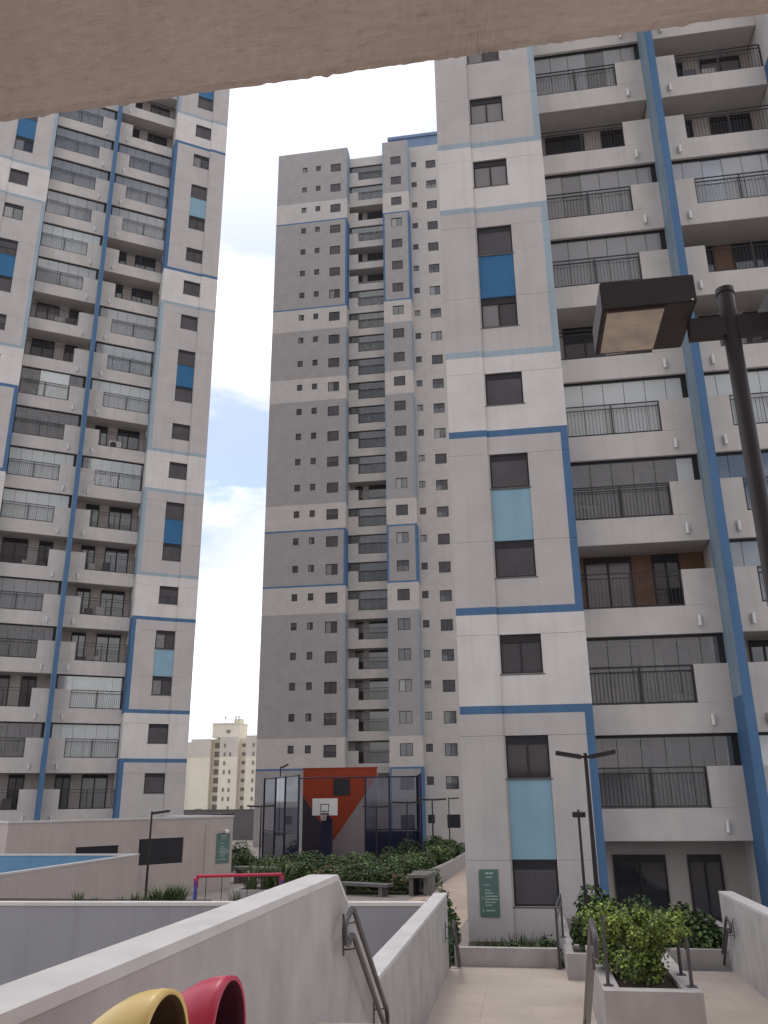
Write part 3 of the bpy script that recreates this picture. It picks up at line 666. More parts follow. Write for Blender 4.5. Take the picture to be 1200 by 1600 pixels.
sign((-1.36, 24.64 - 0.081, -3.0), 0, 0.52, 1.17, 'green sign with rows of small white text on the right tower wall', rowsR)
e1 = Vector((math.cos(ang), math.sin(ang))); p = PA + e1 * (ln - 0.95)
sign((p.x, p.y - 0.005, -4 + 1.15), ang, 0.78, 1.35, 'green sign with rows of small white text on the low taupe building', rowsR)
p = PA + e1 * (ln - 0.45)
t = thing('security_camera', (p.x, p.y, -4 + 2.55), 'small white dome camera high on the corner of the low building', 'camera', rz=ang)
m = MB(); m.box(-0.05, 0.05, -0.1, 0, 0.05, 0.12); part('bracket', m, [LAMPW], t)
m = MB(); m.tube([(0, -0.14, 0.10), (0, -0.14, 0.02), (0, -0.14, -0.05), (0, -0.14, -0.08)], [0.10, 0.11, 0.08, 0.02], 0, 12); part('dome', m, [LAMPW], t, smooth=True)

# pool enclosure (blue inside)
t = thing('pool_wall', (-13.65, 30.0, -4.0), 'pale open pool enclosure painted blue inside, left of the swing', 'wall')
m = MB()
m.box(-0.12, 0.0, -12, 0.12, 0, 2.2); part('outer_wall', m, [LOWB], t)
m = MB(); m.box(-0.16, -0.12, -12, -0.12, 0, 2.2); m.box(-9, -0.12, -0.12, -0.08, 0, 2.2); part('inner_lining', m, [mat('pool blue', (0.13, 0.27, 0.42), rough=0.7, streak=0.06)], t)
m = MB(); m.box(-9, -0.12, -0.08, 0.12, 0, 2.2); part('back_wall', m, [LOWB], t)
m = MB(); m.box(-0.18, 0.02, -12, -0.14, 2.2, 2.25); m.box(-9, 0.02, -0.14, 0.14, 2.2, 2.25); part('coping', m, [COPE], t)

# ------------------------------------------------------------------ lamps
def lamp_post(x, y, ztop, zfoot, label, heads=2, hl=0.62, tilt=8, r=0.05, rz=0.0, group='lamp posts', arm=0.12):
    t = thing('lamp_post', (x, y, zfoot), label, 'lamp', group, rz=rz); h = ztop - zfoot
    m = MB(); m.tube([(0, 0, 0), (0, 0, h * 0.5), (0, 0, h + 0.05)], [r * 1.15, r, r * 0.8], 0, 10); m.box(-r * 2, r * 2, -r * 2, r * 2, 0, 0.03); part('pole', m, [DARKM], t)
    for s in ((-1, 1) if heads == 2 else (1,)):
        m = MB(); m.box(s * r * 0.5, s * (arm + 0.1), -0.03, 0.03, h - 0.07, h - 0.01); part('arm', m, [DARKM], t)
        m = MB(); c, sn = math.cos(R(tilt)), math.sin(R(tilt)); th = 0.10
        P = lambda u, v: (s * (arm + u * c - v * sn), h - 0.09 + u * sn + v * c)
        pts = [P(0, 0), P(hl, 0), P(hl, th), P(0, th)]; m.prism(pts, 'y', -0.14, 0.14); o = part('head', m, [DARKM], t)
        m = MB(); pts = [P(hl * 0.35, -0.006), P(hl * 0.92, -0.006), P(hl * 0.92, 0.0), P(hl * 0.35, 0.0)]; m.prism(pts, 'y', -0.1, 0.1); part('lens', m, [LENS], o)
    return t
# the near one, read against the right tower
t = thing('lamp_post', (1.435, 4.78, -1.63), 'large dark twin-head street lamp close at right, pale lens underneath', 'lamp', 'lamp posts')
m = MB(); m.tube([(0, 0, 0), (0, 0, 4.62)], 0.049, 0, 20); m.tube([(0, 0, 4.60), (0, 0, 4.635)], 0.056, 0, 20); m.box(-0.1, 0.1, -0.1, 0.1, 0, 0.02); part('pole', m, [DARKM], t, smooth=False)
for s in (-1, 1):
    m = MB(); m.box(s * 0.03, s * 0.25, -0.035, 0.035, 4.30, 4.43); part('arm', m, [DARKM], t)
    m = MB(); x0, x1 = (s * 0.245, s * 0.795); m.box(x0, x1, -0.28, 0.27, 4.40, 4.59)
    o = link('head', bevel(m.mesh('head', [DARKM]), 0.006, 2), t)
    a, b = (-0.765, -0.43) if s < 0 else (0.43, 0.765)
    m = MB(); m.box(a - 0.012, b + 0.012, -0.265, 0.245, 4.392, 4.3995); part('lens_frame', m, [mat('lens frame', (0.05, 0.03, 0.028), rough=0.4)], o)
    m = MB(); m.box(a, b, -0.25, 0.23, 4.388, 4.3915); part('lens', m, [LENS], o)
    m = MB(); m.tube([(s * 0.27, -0.283, 4.415), (s * 0.27, -0.278, 4.415)], 0.006, 0, 8); part('screw', m, [LAMPW], o)
lamp_post(1.545, 22.0, 0.97, -4.0, 'thin dark twin-head lamp post before the right tower, heads tilted up', heads=2, hl=0.62, tilt=10, r=0.055)
lamp_post(1.17, 20.4, -0.33, -4.0, 'short dark lamp post with a single small head before the right tower', heads=1, hl=0.26, tilt=-4, r=0.035, rz=R(-90), arm=-0.02)
lamp_post(-16.33, 37.0, -0.46, -4.0, 'dark lamp post with one head before the low taupe building', heads=1, hl=0.75, tilt=7, r=0.05, rz=R(0), arm=0.05)
from math import cos, sin
for (x, y, z, lab, hd) in ((-16.1, 52.6, -0.33, 'dark twin-head lamp post at the left corner of the ball court', 2), (-9.3, 55.0, -0.45, 'dark twin-head lamp post just right of the painted mural wall', 2), (-6.95, 52.0, -0.2, 'dark twin-head lamp post, middle of the three right of the mural', 2), (-5.6, 53.5, -0.05, 'dark twin-head lamp post nearest to the garden path', 2), (-6.4, 74.5, 0.0, 'tiny lamp post with one head at the foot of the middle tower', 1)):
    lamp_post(x, y, z, -4.0, lab, heads=hd, hl=0.75, tilt=3, r=0.05)
lamp_post(-27.5, 78, -1.2, -4.0, 'dark twin-head lamp post before the far dark boundary wall', heads=2, hl=1.0, tilt=5, r=0.07)
lamp_post(-31.8, 78, -1.3, -4.0, 'dark lamp post above the roof corner of the low building', heads=2, hl=1.0, tilt=5, r=0.07)

# ------------------------------------------------------------------ ball court
CX0, CX1, CY0, CY1, CZ0, CZ1 = -18.3, -7.35, 53.0, 60.6, -4.0, 1.50
t = thing('court_fence', (CX0, CY1, -4.0), 'tall navy metal fence with netting around the ball court', 'fence'); hh = CZ1 - CZ0
posts = []
px = [(CX0, CY1), (CX0 + 0.95 * 0.9, 58.0), (-16.2, 55.6), (-15.0, 53.0)]
left = [(-18.3, 60.4), (-16.9, 58.4), (-15.6, 56.2), (-14.0, 53.6)]
back = [(-11.0, 60.4), (-9.3, 60.4), (-7.35, 60.4)]
right = [(-7.35, 60.4), (-6.9, 57.5), (-6.35, 54.2)]
def fpost(x, y): m = MB(); m.box(-0.05, 0.05, -0.05, 0.05, 0, hh); part('post', m, [FENCEM], t, (x - CX0, y - CY1, 0))
def frail(a, b, z): m = MB(); m.tube([(a[0] - CX0, a[1] - CY1, z), (b[0] - CX0, b[1] - CY1, z)], 0.045, 0, 6); part('rail', m, [FENCEM], t)
def fnet(a, b):
    m = MB(); ax, ay, bx_, by = a[0] - CX0, a[1] - CY1, b[0] - CX0, b[1] - CY1; m.quad((ax, ay, 0.1), (bx_, by, 0.1), (bx_, by, hh - 0.05), (ax, ay, hh - 0.05)); part('net', m, [NETM], t)
for line in (left, back, right):
    for p in line: fpost(*p)
    for a, b in zip(line[:-1], line[1:]): frail(a, b, hh - 0.05); frail(a, b, 2.0); fnet(a, b)
frail(left[0], back[0], hh - 0.05)
for line in (left, back):
    for a, b in zip(line[:-1], line[1:]):
        d = Vector((b[0] - a[0], b[1] - a[1])); nn = Vector((-d.y, d.x)).normalized() * 0.04
        m = MB(); m.prism([(a[0] - CX0 + nn.x, a[1] - CY1 + nn.y), (b[0] - CX0 + nn.x, b[1] - CY1 + nn.y), (b[0] - CX0 + 2 * nn.x, b[1] - CY1 + 2 * nn.y), (a[0] - CX0 + 2 * nn.x, a[1] - CY1 + 2 * nn.y)], 'z', 0, 1.9); part('kick_panel', m, [NAVY], t)
lamp_post(-17.3, 60.9, 2.25, -4.0, 'tall floodlight pole rising above the left end of the court fence', heads=1, hl=0.5, tilt=25, r=0.05)
# mural wall
mw = thing('mural_wall', (-13.2, 62.0, -4.0), 'tall court end wall painted with a big orange wedge on charcoal and grey', 'wall')
x0, x1, zt_, = -15.89 + 13.2, -10.43 + 13.2, 6.12
m = MB(); m.box(x0, x1, 0.0, 0.4, 0, zt_); part('wall_body', m, [MURG], mw)
m = MB(); m.prism([(x0, 4.3), (x0, 6.12), (x1, 6.12), (x1, 5.5), (x0 + 1.45, 0.1), (x0 + 1.45, 2.3)], 'y', -0.006, 0.0); part('orange_paint', m, [ORANGE], mw)
m = MB(); m.prism([(x0, 0.0), (x0, 4.28), (x0 + 1.44, 2.29), (x0 + 1.44, 0.0)], 'y', -0.006, 0.0); part('charcoal_paint', m, [CHAR], mw)
m = MB(); m.box(-13.63 + 13.2, -12.4 + 13.2, -0.05, -0.007, 4.27, 5.40); part('window', m, [SCREEN], mw)
m = MB(); m.box(x0 - 0.03, x1 + 0.03, -0.03, 0.43, zt_, zt_ + 0.07); part('coping', m, [ORANGE], mw)
# basketball hoop
bh = thing('basketball_hoop', (-13.6, 59.2, -4.0), 'white basketball backboard with hoop on a dark stand before the orange mural', 'hoop')
m = MB(); m.box(-0.88, 0.88, -0.03, 0.03, 2.97, 4.07); part('backboard', m, [LAMPW], bh)
m = MB()
for (a, b, c, d) in ((-0.3, 0.3, 3.66, 3.71), (-0.3, 0.3, 3.20, 3.25), (-0.3, -0.25, 3.25, 3.66), (0.25, 0.3, 3.25, 3.66)): m.box(a, b, -0.036, -0.031, c, d)
part('target_square', m, [FRAME], bh)
m = MB(); pts = [(0.23 * math.cos(2 * math.pi * k / 16), -0.35 + 0.23 * math.sin(2 * math.pi * k / 16), 3.08) for k in range(17)]; m.tube(pts, 0.03, 0, 6, False); m.box(-0.3, 0.3, -0.12, -0.031, 3.0, 3.12); part('hoop', m, [mat('hoop brown', (0.10, 0.035, 0.025))], bh)
m = MB()
for k in range(12):
    a = 2 * math.pi * k / 12; m.tube([(0.23 * cos(a), -0.35 + 0.23 * sin(a), 3.06), (0.14 * cos(a + 0.4), -0.35 + 0.14 * sin(a + 0.4), 2.65)], 0.01, 0, 4)
part('hoop_net', m, [LAMPW], bh)
m = MB(); m.box(-0.14, 0.14, 0.8, 1.1, 0, 2.9); m.prism([(0.03, 3.3), (0.03, 3.6), (0.95, 3.0), (0.95, 2.6)], 'x', -0.08, 0.08); m.box(-0.6, 0.6, 0.6, 1.6, 0, 0.25); part('stand', m, [NAVY], bh)
m = MB(); m.box(-0.38, 0.38, 0.62, 0.79, 0.0, 2.75); part('padding', m, [NAVY], bh)

# ------------------------------------------------------------------ swing and playground bits
sw = thing('swing_frame', (-8.1, 24.6, -4.0), 'red swing frame with dark blue legs behind the grey retaining wall', 'swing', rz=R(16.5))
m = MB(); m.tube([(-1.19, 0, 2.0), (1.19, 0, 2.0)], 0.045, 0, 10); part('top_bar', m, [RED], sw)
for s in (-1, 1):
    m = MB(); m.box(s * 1.19 - 0.06, s * 1.19 + 0.06, -0.09, 0.09, 1.72, 1.96); part('bracket', m, [RED], sw)
    for d in (-1, 1): m = MB(); m.tube([(s * 1.19, d * 0.04, 1.95), (s * 1.25, d * 0.75, 0)], 0.036, 0, 8); part('leg', m, [BLUEP], sw)
for cx in (-0.7, 0.45):
    m = MB()
    for d in (-0.22, 0.22): m.tube([(cx + d, 0, 1.97), (cx + d, 0, 0.5)], 0.012, 0, 5)
    part('chain', m, [RAILM], sw); m = MB(); m.box(cx - 0.25, cx + 0.25, -0.1, 0.1, 0.46, 0.5); part('seat', m, [BLUEP], sw)
def playdome(x, y, r, h, mt, label):
    m = MB(); m.tube([(0, 0, 0), (0, 0, h * 0.55), (0, 0, h * 0.85), (0, 0, h)], [r, r * 0.92, r * 0.6, r * 0.1], 0, 24); t = thing('play_roof', (x, y, -4.0), label, 'playground'); part('dome', m, [mt], t, smooth=True)
    m = MB(); m.tube([(0, 0, 0.0), (0, 0, 0.12)], r * 1.05, 0, 24); part('rim', m, [mt], t)
playdome(-8.6, 21.0, 0.52, 1.58, YEL, 'yellow rounded play top peeking over the grey retaining wall')
playdome(-8.05, 21.6, 0.22, 1.53, RED, 'red rounded play top peeking over the grey retaining wall')

# ------------------------------------------------------------------ handrails
def arcpts(c, r, a0, a1, n, x): return [(x, c[0] + r * math.cos(R(a0 + (a1 - a0) * k / n)), c[1] + r * math.sin(R(a0 + (a1 - a0) * k / n))) for k in range(n + 1)]
def stair_rail(name, x, ya, za, yb, zb_, wall_x, label, lead=0.45, drop=0.21):
    t = thing(name, (x, ya, za - 1.0), label, 'handrail', 'handrails on the stair'); o = (x, ya, za - 1.0)
    rel = lambda p: (p[0] - o[0], p[1] - o[1], p[2] - o[2])
    m = MB(); r = 0.024
    # upper bar, closed loop back into the lower bar at both ends
    d = Vector((0, yb - ya, zb_ - za)).normalized()
    up = [Vector((x, ya - lead * 0.55, za - 0.03)), Vector((x, ya - lead * 0.2, za + 0.015)), Vector((x, ya, za)), Vector((x, yb, zb_))]
    lo = [p - Vector((0, 0, drop)) for p in up]
    # start loop
    loop0 = [up[0] + Vector((0, -0.09, -0.02)), up[0] + Vector((0, -0.14, -drop * 0.4)), lo[0] + Vector((0, -0.12, drop * 0.15)), lo[0]]
    e = d * 0.16
    loop1 = [up[-1] + e * 0.6 + Vector((0, 0, 0.02)), up[-1] + e + Vector((0, 0.03, -drop * 0.3)), lo[-1] + e + Vector((0, 0.02, -0.02)), lo[-1] + e * 0.4]
    m.tube([rel(p) for p in [lo[0]] + loop0[::-1][1:] + up + loop1 + lo[::-1]], r, 0, 10)
    part('bars', m, [PIPE], t, smooth=True)
    for f in (0.04, 0.96):
        m = MB()
        for base in (up, lo):
            q = base[2].lerp(base[3], f); m.tube([rel(q), rel(q + Vector((0, 0, -0.07))), rel(Vector((wall_x, q.y, q.z - 0.08)))], 0.008, 0, 6)
        q = lo[2].lerp(lo[3], f); m.tube([rel(Vector((wall_x, q.y, q.z - 0.08 - 0.05))), rel(Vector((wall_x, q.y, q.z + drop)))], 0.014, 0, 6)
        part('bracket', m, [PIPE], t)
    return t
stair_rail('handrail', -1.57, 8.02, -0.93, 9.72, -2.02, -1.68, 'double-bar grey handrail on the near stair wall at lower centre')
stair_rail('handrail', 0.50, 8.15, -1.02, 10.6, -2.32, 0.50, 'thick double-bar handrail seen end-on left of the bright bush')
stair_rail('handrail', -1.50, 17.75, -2.25, 18.6, -2.95, -1.68, 'small far handrail on the left stair wall end, beside the low planter', lead=0.3, drop=0.2)
stair_rail('handrail', 3.62, 18.2, -2.2, 19.0, -2.95, 3.74, 'small far handrail on the right stair wall beside dark shrubs', lead=0.3, drop=0.2)
def post_rail(pts, label, bars=True):
    x0, y0, z0 = pts[0][:3]; t = thing('handrail', (x0, y0, z0), label, 'handrail', 'handrails on the stair')
    for (x, y, z, h) in pts:
        m = MB(); m.tube([(x - x0, y - y0, z - z0), (x - x0, y - y0, z - z0 + h)], 0.024, 0, 8); m.box(x - x0 - 0.06, x - x0 + 0.06, y - y0 - 0.06, y - y0 + 0.06, z - z0, z - z0 + 0.012); part('post', m, [PIPE], t)
    for a, b in (zip(pts[:-1], pts[1:]) if bars else ()):
        for f in (1.0, 0.8):
            m = MB(); m.tube([(a[0] - x0, a[1] - y0, a[2] - z0 + a[3] * f), (b[0] - x0, b[1] - y0, b[2] - z0 + b[3] * f)], 0.02, 0, 8); part('bar', m, [PIPE], t)
post_rail([(0.95, 12.93, -2.4, 0.85)], 'thin dark post on the left rim of the planter with the bright bush')
post_rail([(2.03, 12.95, -2.4, 0.56), (2.03, 13.75, -2.4, 0.50)], 'short two-post rail on the right rim of the planter with the bright bush')
post_rail([(0.47, 18.68, -3.2, 1.08), (0.63, 20.3, -2.86, 0.85)], 'thin two-post rail beside the low planter under the tower window')

# ------------------------------------------------------------------ recycling bins
def bin_(x, y, zt_, rz, mt, inn, label, tilt=0):
    t = thing('recycling_bin', (x, y, -1.63), label, 'bin', 'hooded recycling bins', rz=rz); H0 = zt_ + 1.63
    r = 0.135; zb = H0 - 0.285
    m = MB(); m.tube([(0, 0, 0.12), (0, 0, 0.2), (0, 0, zb - 0.03), (0, 0, zb), ], [r * 0.78, r * 0.84, r * 1.0, r * 1.02], 0, 28); part('body', m, [mt], t, smooth=True)
    m = MB(); m.tube([(0, 0, zb - 0.02), (0, 0, zb + 0.03)], r * 1.13, 0, 28); part('rim', m, [mt], t)
    # hood: a shell open toward +x, rounded crown
    v = []; f = []; nu, nv = 20, 12
    bmh = bmesh.new(); ring = []
    for i in range(nv + 1):
        s = i / nv; row = []
        for j in range(nu + 1):
            a = math.pi * j / nu
            xx = -0.235 + 0.375 * s
            rad = r * (0.30 + 0.80 * math.sin(min(1, s * 1.15) * math.pi / 2) ** 0.8)
            hh = 0.25 * (0.10 + 0.90 * math.sin(min(1.0, s * 1.05) * math.pi / 2))
            row.append(bmh.verts.new((xx + 0.06 * math.sin(a) * (s > 0.99) * 0, rad * math.cos(a), zb + 0.03 + hh * math.sin(a) ** 0.75)))
        ring.append(row)
    for i in range(nv):
        for j in range(nu): bmh.faces.new((ring[i][j], ring[i][j + 1], ring[i + 1][j + 1], ring[i + 1][j]))
    bmh.faces.new(ring[0])
    bmesh.ops.recalc_face_normals(bmh, faces=bmh.faces)
    me = bpy.data.meshes.new('hood'); bmh.to_mesh(me); bmh.free(); me.materials.append(mt); me.materials.append(inn)
    me.polygons.foreach_set('use_smooth', [True] * len(me.polygons))
    o = link('hood', me, t); md = o.modifiers.new('s', 'SOLIDIFY'); md.thickness = 0.014; md.offset = -1; md.material_offset = 1; md.material_offset_rim = 0
    m = MB(); m.tube([(0, 0, zb + 0.028), (0, 0, zb + 0.034)], r * 1.0, 0, 24); part('flap', m, [inn], t)
    m = MB(); m.box(-0.22, 0.22, -0.02, 0.02, 0, 0.12); m.box(-0.02, 0.02, -0.2, 0.2, 0, 0.10); part('foot', m, [RAILM], t)
bin_(-1.195, 2.62, -0.512, R(-7), YEL, INNER, 'yellow hooded recycling bin at the bottom left, in front of the red one')
bin_(-1.175, 3.12, -0.567, R(-5), RED, INNERR, 'red hooded recycling bin at the bottom left, behind the yellow one')

# ------------------------------------------------------------------ planting
def leaf_mesh(name, n, rx, ry, rz, size, seed, mats, weights, zb=0.0, lobes=7, shell=0.55, flat=0.0, cr0=0.35, cr1=0.62, spread=0.55, z0=0.25, z1=0.85):
    r = random.Random(seed); m = MB()
    cen = [(r.uniform(-spread, spread) * rx, r.uniform(-spread, spread) * ry, zb + rz * r.uniform(z0, z1), r.uniform(cr0, cr1)) for _ in range(lobes)]
    for i in range(n):
        cx, cy, cz, cr = r.choice(cen); d = Vector((r.gauss(0, 1), r.gauss(0, 1), r.gauss(0, 1))).normalized(); q = (shell + (1 - shell) * r.random()) ** 0.6 if r.random() < 0.8 else r.random()
        p = Vector((cx + d.x * rx * cr * q, cy + d.y * ry * cr * q, cz + d.z * rz * 0.5 * cr * 1.6 * q))
        if p.z < zb: p.z = zb + r.random() * 0.08
        nrm = (d * 0.6 + Vector((r.gauss(0, 0.7), r.gauss(0, 0.7), 0.55 + r.gauss(0, 0.5)))).normalized()
        a = nrm.orthogonal().normalized(); a = Matrix.Rotation(r.uniform(0, 6.28), 3, nrm) @ a; b = nrm.cross(a); s = size * r.uniform(0.6, 1.35); w_ = s * 0.42
        tip = p + a * s; mid = p + a * s * 0.5 - nrm * s * 0.08
        hi = (p.z - zb) / rz
        mi = r.choices(range(len(mats)), weights)[0]
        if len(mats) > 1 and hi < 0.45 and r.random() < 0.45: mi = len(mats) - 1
        m.quad(tuple(p), tuple(mid + b * w_), tuple(tip), tuple(mid - b * w_), mi)
    return m.mesh(name, mats)
def stems_mesh(rx, ry, rz, seed, n=9):
    r = random.Random(seed); m = MB()
    for i in range(n):
        a = r.uniform(0, 6.28); q = r.uniform(0.3, 0.8); e = (rx * q * cos(a), ry * q * sin(a), rz * r.uniform(0.5, 0.85)); m.tube([(0, 0, -0.02), (e[0] * 0.35, e[1] * 0.35, e[2] * 0.5), e], [0.016, 0.011, 0.005], 0, 5)
    return m.mesh('stems', [BARK])
def shrub(x, y, z, rx, ry, rz, n, size, seed, mats, weights, label, cat='bush', group=None, name='shrub', lobes=7, **kw):
    t = thing(name, (x, y, z), label, cat, group)
    link('foliage', leaf_mesh('foliage', n, rx, ry, rz, size, seed, mats, weights, 0.03, lobes, **kw), t); link('stems', stems_mesh(rx, ry, rz, seed), t); return t
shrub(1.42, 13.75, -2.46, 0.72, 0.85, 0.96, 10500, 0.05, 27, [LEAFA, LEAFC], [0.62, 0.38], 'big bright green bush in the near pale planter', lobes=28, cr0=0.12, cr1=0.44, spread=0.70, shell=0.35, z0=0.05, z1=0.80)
shrub(0.90, 18.1, -2.82, 0.27, 0.27, 0.5, 1300, 0.07, 22, [LEAFB, LEAFC], [0.7, 0.3], 'small dark shrub in the low planter left of the bright bush')
for k, (x, y, rx, rz_, lab) in enumerate(((1.75, 20.0, 0.42, 0.55, 'front row, first from the lamp post'), (2.1, 19.9, 0.75, 1.1, 'front row, second from the lamp post'), (3.0, 20.1, 0.7, 1.1, 'front row, third from the lamp post'), (3.6, 20.6, 0.6, 0.9, 'front row, beside the right stair wall'), (1.7, 21.4, 0.8, 1.15, 'back row, middle one'), (2.8, 21.6, 0.85, 1.2, 'back row, rightmost one'), (1.15, 21.5, 0.35, 0.35, 'back row, leftmost one'))):
    shrub(x, y, -3.4, rx, 0.7, rz_, 2600, 0.10, 40 + k, [LEAFB, LEAFC], [0.75, 0.25], 'dark shrub before the ground floor doors, ' + lab, group='dark shrubs before the ground floor doors')
def blades(name, n, rad, h, seed, lean=0.5, wd=0.018, mt=None):
    r = random.Random(seed); m = MB()
    for i in range(n):
        a = r.uniform(0, 6.28); q = rad * math.sqrt(r.random()) * 0.5; hh = h * r.uniform(0.55, 1.1); ln_ = lean * r.uniform(0.3, 1.2) * h; p0 = Vector((q * cos(a), q * sin(a), 0)); d = Vector((cos(a), sin(a), 0)); sd_ = Vector((-sin(a), cos(a), 0)) * wd
        p1 = p0 + d * ln_ * 0.3 + Vector((0, 0, hh * 0.6)); p2 = p0 + d * ln_ + Vector((0, 0, hh))
        m.quad(tuple(p0 - sd_), tuple(p0 + sd_), tuple(p1 + sd_ * 0.8), tuple(p1 - sd_ * 0.8)); i0 = len(m.v)
        m.v += [tuple(p1 - sd_ * 0.8), tuple(p1 + sd_ * 0.8), tuple(p2)]; m.f.append((i0, i0 + 1, i0 + 2)); m.m.append(0)
    return m.mesh(name, [mt or BLADE])
def tuft(x, y, z, h, n, seed, label, group=None, rad=0.4, lean=0.5, wd=0.02):
    return tag(link('spiky_plant', blades('spiky_plant', n, rad, h, seed, lean, wd), None, (x, y, z)), label, 'plant', group)
for i, (x, y, h, n, lab) in enumerate(((-9.98, 19.0, 0.50, 30, 'leftmost of the tufts'), (-9.62, 19.1, 0.30, 14, 'second from the left, sparse'), (-8.98, 19.0, 0.32, 16, 'third from the left, low'), (-8.66, 19.1, 0.42, 22, 'fourth from the left'), (-8.42, 19.0, 0.34, 30, 'left of the big tuft'), (-8.12, 19.2, 0.62, 90, 'big tuft left of the lamp post foot'), (-7.82, 19.3, 0.66, 90, 'biggest tuft at the lamp post foot'), (-7.62, 19.1, 0.3, 40, 'low tuft right of the lamp post foot'))):
    tuft(x, y, -2.17, h * 0.66, int(n * 1.4), 60 + i, 'spiky grass over the grey retaining wall, ' + lab, 'tufts along the retaining wall', rad=0.22 if h < 0.55 else 0.45, lean=0.35 if h < 0.55 else 0.7, wd=0.012)
m = MB(); m.box(-12.8, -7.3, 16.9, 20.2, -2.0, -0.36); struct('planting_bed', m, [SOIL], (0, 0, -1.8))
t = planter(-11.3, -8.6, 33.6, 35.2, -4.0, -3.25, 0.15, 'pale planter box with spiky grass behind the red swing bar')
for i, (x, y) in enumerate(((-10.8, 34.3), (-10.2, 34.5), (-9.6, 34.3))): tuft(x, y, -3.3, 1.0, 70, 80 + i, 'spiky grass in the planter behind the red swing bar, ' + ('left', 'middle', 'right')[i] + ' clump', 'spiky grass behind the swing', rad=0.5, lean=0.6, wd=0.03)
tuft(-10.9, 33.0, -4.0, 0.8, 50, 84, 'pale spiky tuft at the left foot of the planter behind the swing', rad=0.5, lean=0.5, wd=0.03)
# garden between the stair and the court
kinds = []
for i, (mm, wt) in enumerate((([LEAFC, LEAFB], [0.6, 0.4]), ([LEAFB, LEAFC], [0.75, 0.25]), ([LEAFC, LEAFR, LEAFB], [0.5, 0.25, 0.25]), ([LEAFC, LEAFB], [0.8, 0.2]))):
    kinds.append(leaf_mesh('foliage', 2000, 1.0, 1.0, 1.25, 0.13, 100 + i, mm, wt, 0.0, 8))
stm = stems_mesh(1, 1, 1.2, 9)
rg = random.Random(9)
KN = ['green leafy', 'dark green', 'reddish-tinged', 'light green']; ORD = ['first', 'second', 'third', 'fourth', 'fifth', 'sixth', 'seventh', 'eighth', 'ninth', 'tenth', 'eleventh', 'twelfth']
for row, (yy, xa, xb) in enumerate(((40.6, -8.2, -4.9), (42.2, -9.6, -5.0), (44.4, -11.5, -5.3), (46.6, -12.8, -5.2), (48.8, -14.2, -5.1), (51.0, -15.2, -5.0), (53.2, -8, -4.9), (56.5, -7.2, -4.7), (59.5, -7.2, -4.4), (64.0, -8.8, -4.6), (69.0, -9.9, -5.2))):
    x = xa; n = 0
    while x <= xb:
        y = yy + rg.uniform(-0.5, 0.5); kd = rg.choice([0, 1, 1, 2, 3]) if y < 47 else rg.choice([0, 1, 1, 3]); s = rg.uniform(0.70, 1.05)
        t = thing('garden_shrub', (x + rg.uniform(-0.3, 0.3), y, -3.9), '%s shrub, %s from left in the %s row of the court garden' % (KN[kd], ORD[n], ORD[row]), 'bush', 'shrubs in the court garden', rz=rg.uniform(0, 6.28)); t.scale = (s, s, s * rg.uniform(0.6, 0.95))
        link('foliage', kinds[kd], t); link('stems', stm, t); x += rg.uniform(1.0, 1.5); n += 1
for i, (x, y, s, lab) in enumerate(((-14.6, 49.5, 0.9, 'nearest to the concrete table'), (-12.6, 48.3, 0.95, 'nearest to the stair'), (-13.6, 50.6, 0.85, 'under the hoop'), (-19.2, 53.5, 1.0, 'left of the corner lamp'), (-20.4, 55.5, 1.0, 'leftmost'), (-17.8, 51.0, 1.0, 'in front of the fence corner'), (-17.0, 53.0, 0.95, 'against the fence corner'), (-19.5, 58.5, 1.1, 'farthest back'))):
    t = thing('garden_shrub', (x, y, -4.0), 'dense dark bush at the left foot of the court, ' + lab, 'bush', 'dark bushes left of the court', rz=i); t.scale = (s, s, s * 0.8); link('foliage', kinds[1], t); link('stems', stm, t)
m = MB(); m.prism([(-9.2, 39.6), (-5.4, 39.6), (-4.6, 45), (-4.25, 53), (-4.0, 60), (-4.6, 74), (-12, 74), (-9, 53.0), (-16.0, 52.5), (-14.6, 47.5)], 'z', 0, 0.12); struct('planting_bed', m, [mat('bed green', (0.035, 0.05, 0.022), rough=1, var=0.4, scale=4)], (0, 0, -4.0))
# kerb wall beside the path and benches
m = MB(); pts = [(-5.5, 42.6), (-4.75, 43.6), (-4.45, 47.5), (-4.2, 52), (-4.0, 57), (-3.4, 60)]
for a, b in zip(pts[:-1], pts[1:]): m.prism([a, b, (b[0] + 0.22, b[1]), (a[0] + 0.22, a[1])], 'z', 0, 0.75)
single('garden_kerb', m, [mat('kerb concrete', (0.30, 0.27, 0.26), rough=0.9, streak=0.15)], (0, 0, -4.0), 'curved concrete kerb wall between the path and garden bed', 'wall')
def bench(x, y, lx, ly, h, rz, label):
    t = thing('concrete_bench', (x, y, -4.0), label, 'bench', rz=rz); m = MB(); m.box(-lx / 2, lx / 2, -ly / 2, ly / 2, h - 0.12, h); part('seat', m, [STONE], t)
    for s in (-1, 1): m = MB(); m.box(s * lx * 0.36 - 0.09, s * lx * 0.36 + 0.09, -ly * 0.42, ly * 0.42, 0, h - 0.12); part('leg', m, [STONE], t)
bench(-4.75, 40.2, 0.9, 2.3, 0.85, R(-4), 'dark concrete block bench beside the garden path')
bench(-7.2, 39.4, 2.6, 0.6, 0.5, R(-22), 'pale concrete bench at the front edge of the garden bed')
bench(-14.0, 45.0, 2.3, 0.9, 0.75, R(-15), 'pale concrete table left of the garden, near the low building')
bench(-15.4, 44.3, 1.8, 0.5, 0.45, R(30), 'low concrete bench at the corner of the low building')
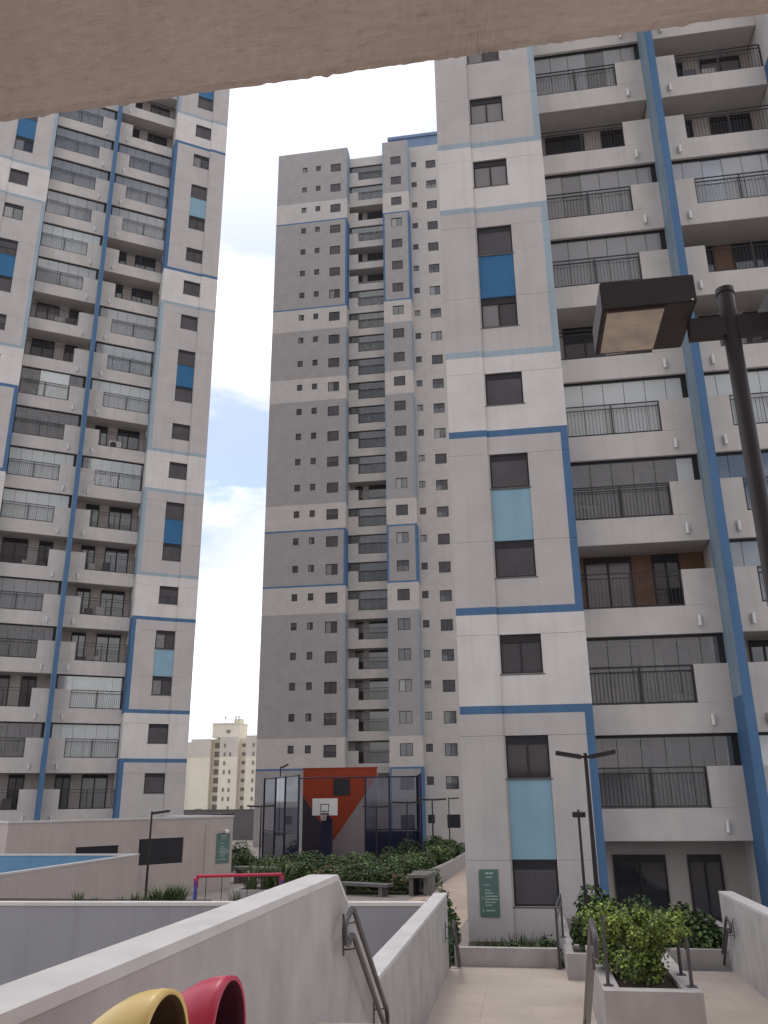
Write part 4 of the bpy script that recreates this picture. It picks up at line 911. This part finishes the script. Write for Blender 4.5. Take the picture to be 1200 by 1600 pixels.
# foot of the right tower
gt = blades('grass', 900, 1.0, 0.34, 200, 0.5, 0.012)
m = MB(); rgx = random.Random(17)
gm = MB()
for i in range(1900):
    x = rgx.uniform(-1.45, 0.36); y = rgx.choice([rgx.uniform(18.95, 20.0), rgx.uniform(18.95, 24.0)]); h = rgx.uniform(0.1, 0.34) * (1.25 if x > -0.6 else 0.8); a = rgx.uniform(0, 6.28); wv = Vector((cos(a), sin(a), 0)) * 0.02; dx = rgx.gauss(0, 0.1)
    gm.v += [(x - wv.x, y - wv.y, 0), (x + wv.x, y + wv.y, 0), (x + dx, y + rgx.gauss(0, 0.1), h)]; j = len(gm.v); gm.f.append((j - 3, j - 2, j - 1)); gm.m.append(0)
tag(link('grass', gm.mesh('grass', [BLADE]), None, (0, 0, -3.57)), 'short dark grass along the foot of the right tower', 'grass', kind='stuff')
for i, (x, y) in enumerate(((-0.25, 19.2), (0.15, 19.3), (-0.6, 19.25), (0.3, 19.7))): shrub(x, y, -3.3, 0.30, 0.3, 0.44, 260, 0.07, 300 + i, [LEAFB, LEAFC], [0.7, 0.3], 'small dark plant under the tower window, ' + ('second from left', 'third from left', 'leftmost', 'farthest back')[i], group='small plants in the low planter')
for i, (x, y, s) in enumerate(((-2.15, 20.0, 1.0), (-2.2, 21.2, 1.1), (-2.15, 22.6, 1.1), (-2.3, 23.8, 1.2))): shrub(x, y, -4.0, 0.40, 0.6, 1.35 * s, 1100, 0.12, 310 + i, [LEAFB, LEAFC], [0.7, 0.3], 'upright dark shrub left of the right tower, ' + ('nearest', 'second nearest', 'second farthest', 'farthest')[i] + ' of the row', group='shrubs left of the right tower')

# air conditioners on balconies
def ac(parent_loc, rz, label):
    t = thing('air_conditioner', parent_loc, label, 'air conditioner', rz=rz); m = MB(); m.box(-0.4, 0.4, -0.15, 0.15, 0, 0.56); part('casing', m, [ACW], t)
    m = MB(); m.tube([(-0.12, -0.151, 0.28), (-0.12, -0.165, 0.28)], 0.22, 0, 20); part('fan_grille', m, [RAILM], t)
ac((2.5, 26.2, zt(4) - 2.85 + 0.86), 0, 'white air conditioner on a right tower balcony behind the railing')
for (k, u, lab) in ((9, 2.2, 'white air conditioner on a left tower balcony, right stack'), (10, -3.6, 'white air conditioner on a left tower balcony, left stack')):
    e1 = Vector((cos(AL), sin(AL))); e2 = Vector((-sin(AL), cos(AL))); p = Vector((-27.13, 46.13)) + e1 * u + e2 * 1.5; ac((p.x, p.y, zt(k) - 2.85 + 0.8), AL, lab)
